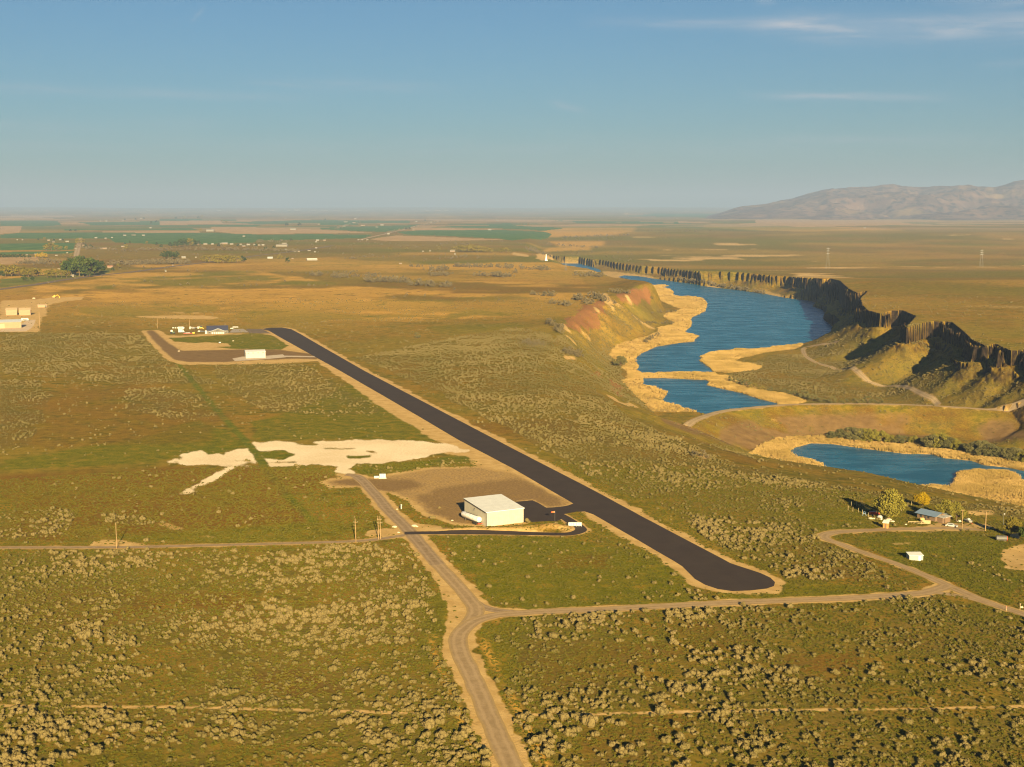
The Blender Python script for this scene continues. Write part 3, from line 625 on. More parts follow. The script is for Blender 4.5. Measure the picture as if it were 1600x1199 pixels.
def water_material():
    n = NT('wind_rippled_water'); p = n.geo()
    w1 = n.noise(.55, 3, .6, n.scalevec(p, (.55, 1.0, 1))); w2 = n.noise(.05, 4, .6, n.scalevec(p, (.5, 1.4, 1)), dist=.6)
    c = n.mix(n.ramp(w2, .35, .66), (.004, .066, .130), (.009, .108, .205))
    h = n.math('ADD', n.math('MULTIPLY', w1, .5), n.math('MULTIPLY', n.noise(1.7, 2, .5, n.scalevec(p, (.6, 1, 1))), .25))
    n.bump(h, .9, .9); n.b.inputs['IOR'].default_value = 1.33
    n.fin(c, n.ramp(w2, .3, .7, .36, .22), .22); return n.m
WATER = water_material()
def sheet(name, world, m, z, jit=0.0, step=None, lift=0.0, drape=False, kind='structure', parent=None):
    w = np.asarray(world, float)
    if step:
        q = []
        for i in range(len(w)):
            a, b = w[i], w[(i + 1) % len(w)]; k = max(1, int(np.linalg.norm((b - a)[:2]) / step))
            for j in range(k): q.append(a + (b - a) * j / k)
        w = np.array(q)
        if jit:
            w[:, 0] += (fbm(w[:, 0], w[:, 1], step * 4, 3, 61) - .5) * 2 * jit; w[:, 1] += (fbm(w[:, 0], w[:, 1], step * 4, 3, 63) - .5) * 2 * jit
    bm = bmesh.new(); vs = [bm.verts.new((p[0], p[1], z)) for p in w]; es = [bm.edges.new((vs[i], vs[(i + 1) % len(vs)])) for i in range(len(vs))]
    bmesh.ops.triangle_fill(bm, edges=es, use_beauty=True)
    bmesh.ops.recalc_face_normals(bm, faces=bm.faces)
    for f in bm.faces:
        if f.normal.z < 0: f.normal_flip()
    me = bpy.data.meshes.new(name); bm.to_mesh(me); bm.free()
    o = link(name, me, m, parent)
    if kind: tag(o, kind=kind)
    return o
tag(sheet('lake', W_LAKE, WATER, LAKE_Z, 2.0, 6)); tag(sheet('lake', W_LOWER, WATER, LAKE_Z, 1.2, 4)); sheet('lake', W_FAR, WATER, LAKE_Z, 3, 12); sheet('pond', W_POND, WATER, POND_Z, .9, 3)

# ------------------------------------------------------------------ asphalt, gravel and concrete laid on the land
def asphalt(name, d, l):
    n = NT(name); p = n.geo()
    c = n.mix(n.ramp(n.noise(.12, 4, .6), .3, .7), d, l); c = n.mix(n.ramp(n.noise(6, 3, .6), .35, .7, 0, .5), c, tuple(x * 1.5 for x in l))
    n.bump(n.noise(9, 2), .25, .05); return n.fin(c, .85, .2)
ASPHALT = asphalt('new_asphalt', (.028, .0185, .0150), (.038, .0262, .0205))
OLD_ASPHALT = asphalt('worn_asphalt', (.09, .065, .045), (.14, .10, .07))
def gravel(name, d, l, e):
    n = NT(name); lane = n.attr('lane', 'Fac')
    wob = n.math('ADD', n.math('ABSOLUTE', lane), n.math('MULTIPLY', n.math('SUBTRACT', n.noise(.25, 3), .5), .35))
    c = n.mix(n.ramp(n.noise(.35, 5, .65), .3, .7), d, l)
    rut = n.math('MULTIPLY', n.ramp(wob, .18, .42), n.ramp(wob, .5, .72, 1, 0)); c = n.mix(n.math('MULTIPLY', rut, .5), c, tuple(x * 1.25 for x in l))
    c = n.mix(n.ramp(wob, .66, 1.0), c, e); c = n.mix(n.ramp(n.noise(5, 3), .45, .75, 0, .4), c, tuple(x * .6 for x in d))
    n.bump(n.noise(4, 3), .4, .08); return n.fin(c, .95, .08)
GRAVEL = gravel('grey_brown_gravel', (.20, .135, .075), (.29, .205, .125), (.36, .24, .11))
LIGHT_GRAVEL = gravel('pale_gravel', (.25, .168, .085), (.33, .228, .125), (.33, .22, .09))
DIRT = gravel('dirt_track', (.26, .18, .095), (.36, .26, .15), (.30, .20, .09))
def strip(name, line, half, m, lift=.05, ncross=5, jit=.12, flare=None):
    L = np.asarray(line); tg = np.gradient(L[:, :2], axis=0); tg /= (np.linalg.norm(tg, axis=1)[:, None] + 1e-9)
    n = len(L); V = []; lane = []
    u = np.linspace(-1, 1, ncross)
    nz = (fbm(L[:, 0], L[:, 1], 6, 3, 81) - .5) * 2 * jit; nz2 = (fbm(L[:, 0], L[:, 1], 6, 3, 83) - .5) * 2 * jit
    for k in u:
        h = half * (1 + (nz if k < 0 else nz2) * abs(k))
        x = L[:, 0] + tg[:, 1] * k * h; y = L[:, 1] - tg[:, 0] * k * h
        V.append(np.stack([x, y, gsample(GZ, x, y) + lift], -1)); lane.append(np.full(n, k))
    V = np.stack(V, 1).reshape(-1, 3); lane = np.stack(lane, 1).ravel()
    id_ = np.arange(n * ncross).reshape(n, ncross)
    F = np.stack([id_[:-1, :-1], id_[:-1, 1:], id_[1:, 1:], id_[1:, :-1]], -1).reshape(-1, 4)
    a = V[F[0]]
    if np.cross(a[1] - a[0], a[2] - a[0])[2] < 0: F = F[:, ::-1]
    me = np_mesh(name, V, F, 4, True); add_float(me, 'lane', lane)
    return tag(link(name, me, m), kind='structure')
hi = int(len(MAIN_ROAD) * .46)
strip('road', MAIN_ROAD[:hi + 1], 2.9, GRAVEL, .05); strip('road', MAIN_ROAD[hi:], 2.7, LIGHT_GRAVEL, .05)
strip('road', CROSS_ROAD, 2.6, LIGHT_GRAVEL, .058); strip('road', JUNCTION, 2.2, GRAVEL, .042)
strip('road', FARM_ROAD, 2.3, LIGHT_GRAVEL, .05); strip('road', FARM_SPUR, 2.0, LIGHT_GRAVEL, .066)
strip('road', WEST_ROAD, 1.7, GRAVEL, .046); strip('road', ASPHALT_ROAD, 2.2, ASPHALT, .07, 5, .03)
strip('road', HIGHWAY, 8.0, OLD_ASPHALT, .3); strip('road', SIDE_ROAD, 8, DIRT, .4); strip('road', DIAG_ROAD, 9, DIRT, .5)
strip('track', VALLEY_TRACK, 2.4, DIRT, .12); strip('road', DAM_ROAD, 4.1, DIRT, .16)
sheet('runway', RUNWAY, ASPHALT, .030, .12, 3); sheet('apron', APRON, ASPHALT, .024, .1, 3)
CONCRETE = plain('concrete', (.46, .37, .28), .85, .15, 0, .15, .4)
sheet('concrete_pad', pl([(363,560.5),(379,557.5),(418,556),(442,554),(447,558.5),(420,561),(400,562.5),(367,564.5)]), CONCRETE, .03)
sheet('concrete_path', pl([(443,556),(470,556.3),(492,557),(494,558.5),(470,558.3),(446,558)]), CONCRETE, .026)
sheet('concrete_pad', pl([(358,520),(364,514.3),(380,514),(389,519.5)]), plain('grey_concrete', (.30, .25, .21), .85, .15, 0, .12, .4), .03)
sheet('concrete_pad', gl([(0,519),(0,513),(30,508),(44,500),(56,500),(53,508),(48,514),(40,518)]) + 0, plain('pale_concrete', (.52, .38, .25), .9, .1, 0, .15, .2), .05)
sheet('taxiway', pl([(384,514.2),(408,514.3),(424,521.3),(390,521)]), OLD_ASPHALT, .022)
# ------------------------------------------------------------------ plants
def leaf_cloud(rng, centers, radii, count, size, squash=1.0, outward=.6, shell=.55):
    """small leaf-sprig faces spread through the outer part of several lobes"""
    k = rng.randint(0, len(centers), count)
    d = rng.normal(size=(count, 3)); d /= np.linalg.norm(d, axis=1)[:, None]
    r = radii[k] * (shell + (1 - shell) * rng.rand(count) ** .5)
    P = centers[k] + d * r[:, None] * np.array([1, 1, squash])
    nrm = d * outward + rng.normal(size=(count, 3)) * (1 - outward); nrm /= np.linalg.norm(nrm, axis=1)[:, None]
    t = np.cross(nrm, rng.normal(size=(count, 3))); t /= np.linalg.norm(t, axis=1)[:, None]; b = np.cross(nrm, t)
    s = size * (.6 + .8 * rng.rand(count)); e = s * (.5 + .4 * rng.rand(count))
    V = np.stack([P - t * s[:, None] - b * e[:, None] * .4, P + t * s[:, None] * .3 - b * e[:, None], P + t * s[:, None] + b * e[:, None] * .4, P - t * s[:, None] * .3 + b * e[:, None]], 1)
    return V.reshape(-1, 3), np.arange(count * 4).reshape(-1, 4)
def tube(rings_p, rings_r, ns=6):
    V = []; F = []
    for i, (p, r) in enumerate(zip(rings_p, rings_r)):
        for k in range(ns):
            a = 2 * math.pi * k / ns; V.append((p[0] + r * math.cos(a), p[1] + r * math.sin(a), p[2]))
        if i:
            for k in range(ns):
                F.append(((i - 1) * ns + k, (i - 1) * ns + (k + 1) % ns, i * ns + (k + 1) % ns, i * ns + k))
    return np.array(V), np.array(F)
def join(parts):
    V = []; F = []; o = 0
    for v, f in parts: V.append(v); F.append(f + o); o += len(v)
    return np.vstack(V), np.vstack(F)
def foliage(name, a, b, c, tone=False, var=.35):
    n = NT(name); oi = n.N.new('ShaderNodeObjectInfo')
    rnd = oi.outputs['Random']; f = n.noise(1.7, 3, .6)
    if tone:
        tn = n.attr('tone', 'Fac', 'INSTANCER'); k = n.math('ADD', n.math('MULTIPLY', rnd, .35), n.math('MULTIPLY', tn, .65))
    else: k = rnd
    col = n.mix(k, a, b); col = n.mix(n.math('MULTIPLY', f, var * 2), col, c)
    n.fin(col, .9, .05)
    n.b.inputs['Subsurface Weight'].default_value = 0
    return n.m
SAGE_M = foliage('sagebrush_leaves', SAGE_A, SAGE_B, SAGE_C, True)
def bush_mesh(seed, nl, size, core=True, tall=.86):
    rng = np.random.RandomState(seed); nb = rng.randint(5, 9)
    ang = rng.rand(nb) * 6.283; rr = .62 * rng.rand(nb) ** .6; rr[0] = 0
    rad = .30 + .22 * rng.rand(nb); cen = np.stack([np.cos(ang) * rr, np.sin(ang) * rr, tall * (.42 + .45 * rng.rand(nb)) * (1 - .45 * rr)], -1)
    V, F = leaf_cloud(rng, cen, rad, nl, size, .85, .62, .7)
    parts = [(V, F)]
    for i in range(nb if core else 0):
        rings = []; 
        zs = [-.9, -.3, .35, .85]
        pv, pf = tube([(cen[i, 0], cen[i, 1], cen[i, 2] + q * rad[i] * .75) for q in zs], [rad[i] * .8 * math.sqrt(1 - q * q * .9) for q in zs], 7)
        parts.append((pv, pf))
        parts.append(tube([(0, 0, 0), (cen[i, 0] * .8, cen[i, 1] * .8, cen[i, 2] * .8)], [.04, .02], 4))
    V, F = join(parts); V[:, 2] = np.maximum(V[:, 2], -.05)
    return np_mesh('sagebrush', V, F, 4, False)
near_b = [bush_mesh(100 + i, 300, .085) for i in range(7)]
far_b = [bush_mesh(200 + i, 80, .15, True) for i in range(5)]
for m_ in near_b + far_b: m_.materials.append(SAGE_M)
rng = np.random.RandomState(3)
def scatter(n, rmin, rmax, amax):
    r = np.sqrt(rmin ** 2 + (rmax ** 2 - rmin ** 2) * rng.rand(n)); a = np.radians((rng.rand(n) * 2 - 1) * amax)
    return r * np.sin(a), r * np.cos(a), r
sets = []
for rmin, rmax, amax, cap in ((215, 780, 30, .42), (780, 1800, 23.5, .32)):
    area = math.radians(2 * amax) / 2 * (rmax ** 2 - rmin ** 2); n_ = int(area * cap)
    x, y, r = scatter(n_, rmin, rmax, amax)
    dn = gsample(SAGE, x, y) * (np.where((x < 10) & (y < 560), 1.4, 1.15) if rmax < 900 else .95)
    k = rng.rand(n_) < dn / cap
    sets.append((x[k], y[k]))
bx = np.concatenate([s[0] for s in sets]); by = np.concatenate([s[1] for s in sets]); bz = gsample(GZ, bx, by)
tone = np.clip((fbm(bx, by, 38, 3, 25) - .5) * 3.2 + np.where(bx < 20, .66, .5) + (rng.rand(len(bx)) - .5) * .6, 0, 1)  # left bushes set paler: the glow opposite the sun put into leaf colour
lush = gsample(Z_['green'].reshape(shape), bx, by); tone = np.clip(tone - .25 * lush, 0, 1) * np.interp(np.hypot(bx, by), [520, 800], [1, .72])
size = (.48 + .86 * rng.rand(len(bx)) ** 2.0) * (.72 + .62 * tone) * np.where(rng.rand(len(bx)) < .06, 1.4, 1.0)
size *= np.interp(np.hypot(bx, by), [290, 560, 900, 1700], [1.0, .86, .74, .95])
# projected size, for the 300 that show largest
fw = by * CP + (CAM_H - bz) * SP; ux = bx / fw * FPX + 800; uy = 599.5 - ((bz - CAM_H) * CP + by * SP) / fw * FPX
show = np.where((ux > 8) & (ux < 1592) & (uy > 700) & (uy < 1192), size / fw, 0)
order = np.argsort(-show); top = order[:300]; rest = order[300:]
for k, i in enumerate(top):
    o = bpy.data.objects.new('sagebrush', near_b[k % len(near_b)]); COL.objects.link(o)
    o.location = (bx[i], by[i], bz[i] - .03); s_ = float(size[i]); o.scale = (s_, s_ * float(.85 + .3 * rng.rand()), s_ * float(.85 + .3 * rng.rand())); o.rotation_euler = (0, 0, float(rng.rand() * 6.28)); o['tone'] = float(tone[i])
    tag(o, 'large rounded sagebrush bush standing in the open scrub of the near foreground', 'shrub', 'largest sagebrush bushes of the foreground')

def instancer(name, P, scl, rot, var, meshes, tone_, label, cat, tilt=None):
    """one object of many small plants nobody could count"""
    cl_ = bpy.data.collections.new(name + '_kinds')
    for i, m_ in enumerate(meshes):
        cl_.objects.link(bpy.data.objects.new('%s_kind_%02d' % (name, i), m_))
    me = bpy.data.meshes.new(name); me.vertices.add(len(P)); me.vertices.foreach_set('co', np.ascontiguousarray(P, np.float32).ravel()); me.update()
    add_float(me, 'scl', scl); add_float(me, 'rot', rot); add_float(me, 'tone', tone_)
    a = me.attributes.new('kindno', 'INT', 'POINT'); a.data.foreach_set('value', np.ascontiguousarray(var, np.int32))
    o = link(name, me)
    g = bpy.data.node_groups.new(name + '_scatter', 'GeometryNodeTree')
    g.interface.new_socket('Geometry', in_out='INPUT', socket_type='NodeSocketGeometry'); g.interface.new_socket('Geometry', in_out='OUTPUT', socket_type='NodeSocketGeometry')
    N = g.nodes.new; L = g.links.new
    gi = N('NodeGroupInput'); go = N('NodeGroupOutput'); iop = N('GeometryNodeInstanceOnPoints'); ci = N('GeometryNodeCollectionInfo')
    ci.inputs['Collection'].default_value = cl_; ci.inputs['Separate Children'].default_value = True; ci.inputs['Reset Children'].default_value = True
    def na(nm, t):
        q = N('GeometryNodeInputNamedAttribute'); q.data_type = t; q.inputs['Name'].default_value = nm; return q.outputs['Attribute']
    cx = N('ShaderNodeCombineXYZ'); L(na('rot', 'FLOAT'), cx.inputs[2])
    L(gi.outputs[0], iop.inputs['Points']); L(ci.outputs[0], iop.inputs['Instance']); iop.inputs['Pick Instance'].default_value = True
    L(na('kindno', 'INT'), iop.inputs['Instance Index']); L(cx.outputs[0], iop.inputs['Rotation']); L(na('scl', 'FLOAT'), iop.inputs['Scale'])
    L(iop.outputs[0], go.inputs[0])
    md = o.modifiers.new('scatter', 'NODES'); md.node_group = g
    return tag(o, label, cat, kind='stuff')
rr_ = np.hypot(bx, by)[rest]
nv = len(near_b); var = np.where(rr_ < 620, rng.randint(0, nv, len(rest)), nv + rng.randint(0, len(far_b), len(rest)))
instancer('sagebrush_scrub', np.stack([bx[rest], by[rest], bz[rest] - .03], -1), size[rest], rng.rand(len(rest)) * 6.28, var, near_b + far_b, tone[rest], 'pale grey green sagebrush scrub covering the slopes and flats', 'scrub')
print('SAGE', len(bx))

# low green tussocks between the sagebrush
def tuft_mesh(seed):
    rng = np.random.RandomState(seed); nb = 3
    cen = np.stack([rng.rand(nb) * .8 - .4, rng.rand(nb) * .8 - .4, .05 + .1 * rng.rand(nb)], -1)
    V, F = leaf_cloud(rng, cen, .25 + .2 * rng.rand(nb), 46, .14, .5, .5, .4); V[:, 2] = np.maximum(V[:, 2], 0); return np_mesh('tussock', V, F, 4)
TUFT_M = foliage('green_tussock_leaves', TUFT_A, TUFT_B, (.05, .05, .012), True)
tufts = [tuft_mesh(300 + i) for i in range(5)]
for m_ in tufts: m_.materials.append(TUFT_M)
x, y, r = scatter(260000, 215, 620, 30)
dn = .25 + .9 * fbm(x, y, 15, 3, 41)
for kz in ('bare', 'gravel', 'white', 'reed', 'crop'): dn *= 1 - np.clip(gsample(Z_[kz].reshape(shape), x, y), 0, 1)
dn *= (gsample((sage > 0).astype(float).reshape(shape), x, y) > .9) * (gsample(GZ, x, y) > -30)
k = rng.rand(len(x)) < dn * .75
x = x[k]; y = y[k]; tt = np.clip(rng.rand(len(x)) * .6 + gsample(Z_['brown'].reshape(shape), x, y) * .5, 0, 1)
instancer('grass', np.stack([x, y, gsample(GZ, x, y)], -1), .45 + .75 * rng.rand(len(x)), rng.rand(len(x)) * 6.28, rng.randint(0, 5, len(x)), tufts, tt, 'low olive green tussock grass between the sagebrush', 'grass')
print('TUFT', len(x))

# dry reeds round the water
def reed_mesh(seed):
    rng = np.random.RandomState(seed); n_ = 46
    P = np.stack([rng.normal(size=n_) * .5, rng.normal(size=n_) * .5, np.zeros(n_)], -1); h = .75 + .4 * rng.rand(n_); a = rng.rand(n_) * 6.28; w_ = .07
    lean = rng.normal(size=(n_, 2)) * .22
    t = np.stack([np.cos(a), np.sin(a), 0 * a], -1) * w_
    top = P + np.stack([lean[:, 0], lean[:, 1], h], -1)
    V = np.stack([P - t, P + t, top + t * .8, top - t * .8], 1).reshape(-1, 3); return np_mesh('reed_clump', V, np.arange(n_ * 4).reshape(-1, 4), 4)
REED_M = foliage('dry_reed_stems', (.25, .165, .048), (.41, .27, .10), (.19, .135, .036), True, .25)
reeds = [reed_mesh(400 + i) for i in range(5)]
for m_ in reeds: m_.materials.append(REED_M)
RZ = Z_['reed'].reshape(shape)
xs, ys = [], []
for W in REEDS[:6]:
    lo = W[:, :2].min(0); hi_ = W[:, :2].max(0); a_ = (hi_ - lo).prod(); nn = int(min(40000, a_ * .22))
    q = lo + (hi_ - lo) * rng.rand(nn, 2); keep = (gsample(RZ, q[:, 0], q[:, 1]) > .5) & (gsample(GZ, q[:, 0], q[:, 1]) < W[0, 2] + 1.5)
    for WW in (W_LAKE, W_LOWER, W_POND): keep &= ~pip(WW, q[:, 0], q[:, 1])
    xs.append(q[keep, 0]); ys.append(q[keep, 1])
x = np.concatenate(xs); y = np.concatenate(ys)
hgt = np.interp(fbm(x, y, 14, 3, 47), [.3, .7], [.7, 1.9])
instancer('reed_bed', np.stack([x, y, gsample(GZ, x, y) - .05], -1), hgt, rng.rand(len(x)) * 6.28, rng.randint(0, 5, len(x)), reeds, np.clip((fbm(x, y, 16, 3, 48) - .5) * 3.4 + .5, 0, 1), 'golden dry reeds fringing the lake and pond', 'reeds')
print('REED', len(x))

# ------------------------------------------------------------------ trees
BARK = plain('grey_brown_bark', (.13, .085, .05), .9, .1, 0, .3, 2)
def tree_meshes(seed, shape_='round', nl=900, size=.030, lobes=22, low=.12, limb=7):
    """trunk with limbs and a broken crown, one unit tall"""
    rng = np.random.RandomState(seed); parts = []
    wd = {'round': .50, 'spread': .62, 'tall': .28, 'bushy': .72}[shape_]
    bl = {'round': .22, 'spread': .2, 'tall': .1, 'bushy': .06}[shape_]
    hs = np.linspace(0, 1, 6); lean = rng.normal(size=2) * .03
    parts.append(tube([(lean[0] * q * 3, lean[1] * q * 3, q * .62) for q in hs], [.035 * (1 - .72 * q) for q in hs], 7))
    cen = []; rad = []
    for i in range(lobes):
        u = rng.rand(); zc = bl + (1 - bl) * (.12 + .80 * u); prof_ = math.sin(math.pi * min(1, max(0, (zc - bl * .4) / (1.06 - bl * .4))) ** .8)
        a = rng.rand() * 6.28; q = wd * prof_ * (.25 + .68 * rng.rand() ** .5)
        cen.append((math.cos(a) * q, math.sin(a) * q, zc)); rad.append((.085 + .085 * rng.rand()) * (1.25 if shape_ in ('round', 'bushy') else .95))
    for i in range(min(limb, lobes)):
        c = cen[i]; z0 = .12 + .3 * rng.rand(); n_ = 5
        pts = [(c[0] * s, c[1] * s, z0 + (c[2] - z0) * (s ** .8)) for s in np.linspace(0, 1, n_)]
        parts.append(tube(pts, [.016 * (1 - .75 * s) for s in np.linspace(0, 1, n_)], 5))
    cen = np.array(cen); rad = np.array(rad)
    V, F = leaf_cloud(rng, cen, rad, nl, size, .85, .45, .35); V[:, 2] = np.clip(V[:, 2], .02, None)
    tv, tf = join(parts)
    return np_mesh('trunk', tv, tf, 4, True), np_mesh('crown', V, F, 4)
LEAF = {'dark': foliage('dark_green_leaves', (.030, .048, .012), (.050, .066, .016), (.018, .028, .008)), 'olive': foliage('olive_leaves', (.13, .108, .016), (.20, .155, .024), (.08, .062, .010)),
        'yellow': foliage('yellow_leaves', (.30, .20, .006), (.37, .24, .007), (.20, .13, .006)), 'willow': foliage('pale_willow_leaves', (.155, .135, .022), (.20, .17, .030), (.10, .085, .015)), 'grey': foliage('grey_olive_leaves', (.10, .095, .035), (.15, .13, .048), (.05, .046, .018)),
        'green': foliage('mid_green_leaves', (.055, .075, .014), (.085, .10, .020), (.03, .04, .010))}
TREES = {}
def proto(kind, shape_, big):
    key = (kind, shape_, big)
    if key not in TREES:
        TREES[key] = []
        for i in range(3 if big else 2):
            t, c = tree_meshes(500 + len(TREES) * 7 + i, shape_, 7000 if big else 600, .029 if big else .05, 40 if big else 18)
            t.materials.append(BARK); c.materials.append(LEAF[kind]); TREES[key].append((t, c))
    return TREES[key]
def tree(px, py, hpx, kind, label, shape_='round', big=False, group=None, wide=1.0, name='tree'):
    p = ground(px, py); h = hpx * mpp(p) / .97
    pr = proto(kind, shape_, big); t, c = pr[rng.randint(0, len(pr))]
    r = bpy.data.objects.new(name, None); COL.objects.link(r); r.location = p - np.array([0, 0, .1]); r.rotation_euler = (0, 0, float(rng.rand() * 6.28)); r.scale = (h * wide, h * wide, h)
    a = bpy.data.objects.new('trunk', t); b = bpy.data.objects.new('crown', c)
    for o in (a, b): COL.objects.link(o); o.parent = r
    return tag(r, label, 'tree', group)
tree(1389, 813, 47, 'willow', 'large round pale green willow beside the fenced junk yard', 'round', True, wide=.86)
tree(1440, 792, 21, 'yellow', 'small bright yellow leaved tree behind the blue roofed house', 'round', True, wide=1.15)
tree(1477, 815, 34, 'willow', 'tall pale willow between the blue roofed house and the white car', 'round', True, wide=.80)
tree(1494, 815, 29, 'willow', 'shorter pale willow just right of the white car', 'round', True, wide=.85)
tree(1580, 838, 28, 'olive', 'loose olive green tree by the light pole near the red ended tank', 'round', True, wide=.9)
tree(1604, 846, 26, 'green', 'dark leafy tree cut off at the right edge of the homestead', 'round', True, wide=.9)
tree(969, 572, 15, 'grey', 'lone round grey green tree on the reeds under the bluff', 'bushy', True)
for i, (px, py, h) in enumerate([(652, 529, 9), (1018, 468, 5)]): tree(px, py, h, 'grey', ('single bush standing out in the scrub right of the runway', 'small bush at the foot of the red bluff')[i], 'bushy')
pts = [(1299,684,10),(1312,684,13),(1326,685,16),(1338,686,17),(1350,687,16),(1363,688,17),(1376,689,15),(1392,690,10),(1404,691,11),(1414,691,10),(1428,692,11),(1440,693,9),(1455,698,18),(1468,699,20),(1480,700,16),(1494,702,13),(1508,705,12),(1521,708,17),(1534,710,20),(1546,712,18),(1560,715,15),(1573,717,16),(1586,719,18),(1598,722,15),(1490,697,12)]
for px, py, h in pts: tree(px, py + 2, h * 1.15, 'grey' if rng.rand() < .6 else 'willow', 'bushy grey green willow in the row behind the pond reeds', 'bushy', True, 'willows along the far bank of the pond', 1.1)
for px, py, h in [(1154,600,8),(1166,603,10),(1178,607,9),(1190,610,8),(1204,611,7),(1225,614,7),(1240,618,9),(1256,622,12),(1270,625,10),(1284,628,8),(1300,629,9),(1318,630,8),(1340,630,10),(1356,630,11),(1372,630,9),(1142,596,8)]:
    tree(px, py + 1, h * 1.1, 'grey' if rng.rand() < .7 else 'olive', 'bushy willow in the thicket between the reeds and the dam road', 'bushy', False, 'willows above the dam road', 1.2)
G_ = 'trees of the dark grove beside the highway'
for px, py, h in [(100,429,20),(106,430,22),(112,431,23),(118,431,24),(124,432,26),(130,432,27),(136,432,26),(142,431,25),(148,430,22),(153,427,19),(158,426,17),(110,422,18),(122,421,20),(134,421,20),(145,421,17)]:
    tree(px, py, h, 'green' if rng.rand() < .5 else 'dark', 'tall dark green tree in the big grove left of the highway', 'round', False, G_, 1.0)
for px, py, h in [(2,431,17),(9,432,16),(18,432,17),(30,432,15),(37,432,15),(45,433,14),(53,433,14),(60,432,12),(74,434,12),(80,434,13),(88,434,13),(96,434,12),(104,434,11)]:
    tree(px, py, h, 'olive', 'rounded olive tree in the row behind the green field', 'round', False, 'olive trees in the row by the left green field', 1.15)
for px, py, h in [(22,430,15),(3,434,10),(38,439,9),(51,439,7),(140,433,9)]: tree(px, py, h, 'dark', 'small dark round tree in front of the olive tree row', 'round', False, 'dark trees along the green field', 1.0)
for px, py, h in [(257,404,11),(263,405,12),(269,405,12),(275,404,11)]: tree(px, py, h, 'dark', 'dense dark tree in the isolated clump left of the hedge', 'round', False, 'trees of the isolated dark clump', 1.1)
for px, py, h in [(321,410,11),(328,411,12),(335,411,13),(342,411,13),(349,411,12),(356,411,12),(363,411,11),(370,411,11)]: tree(px, py, h, 'olive', 'olive tree in the short hedge beside the highway', 'bushy', False, 'olive trees of the hedge by the highway')
tree(380, 410, 10, 'dark', 'single dark tree at the right end of the olive hedge', 'round')
for px, py, h in [(73,392,10),(80,392,12),(88,392,9),(96,391,6),(104,391,6)]: tree(px, py, h, 'olive', 'olive tree at the corner of the far green field', 'round', False, 'olive trees at the far field corner', 1.1)
for px, py, h in [(2,404,7),(8,404,7),(14,404,7),(20,404,7),(26,404,7),(32,404,7),(38,404,6),(46,404,6)]: tree(px, py, h, 'dark', 'dark tree in the straight windbreak at the left edge', 'round', False, 'trees of the left windbreak', 1.0)
for px, py, h in [(58,403,7),(66,403,8),(72,403,7),(100,402,5),(112,402,6)]: tree(px, py, h, 'yellow' if px < 75 else 'olive', 'yellowish tree among the farm yards beyond the grove', 'round', False, 'yellowish trees by the farm yards', 1.1)
for px, py, h in [(122,382,9),(129,381,8),(134,388,6),(142,388,6),(197,390,8),(203,381,4),(195,383,4),(230,382,5),(245,384,5),(252,388,6),(266,387,8),(274,387,9),(281,386,11),(289,385,12),(297,385,12),(304,384,10),(310,384,8),(342,386,6),(352,387,5),(372,386,5),(236,351,5),(244,348,4),(347,349,5),(353,349,4),(314,363,5),(448,354,6),(468,354,6),(455,377,5),(110,362,4),(118,362,4),(275,343,4),(288,342,4),(310,342,4),(316,341,4),(635,359,4),(640,359,4),(508,345,3),(400,386,5),(415,390,5),(428,389,5),(60,376,4),(70,376,5),(84,377,4),(98,377,4),(195,345,3),(212,344,3),(225,343,3),(650,347,3),(664,346,3),(815,352,3),(825,353,4),(868,346,2),(185,419,7),(176,424,6)]:
    tree(px, py, h, 'dark' if rng.rand() < .6 else 'olive', 'tiny dark tree scattered over the distant farmland', 'round', False, 'trees scattered over the far farmland', 1.0)
for px, py, h in [(437,405,7),(609,391,5),(685,391,6),(635,390,4)]: tree(px, py, h, 'olive', 'rounded olive bush alone in the distant scrub', 'bushy', False, 'lone olive bushes of the distant scrub')
tree(449, 411, 8, 'dark', 'dark lone tree left of the long pale shed', 'round')
for px, py, h in [(710,393,8),(717,393,9),(724,394,10),(731,394,10),(738,394,11),(745,394,10),(752,394,9),(759,395,9),(767,395,7),(784,395,8),(791,395,8),(797,396,6)]: tree(px, py, h, 'olive', 'olive tree of the farmstead grove in the far scrub', 'round', False, 'olive trees of the far farmstead grove', 1.2)
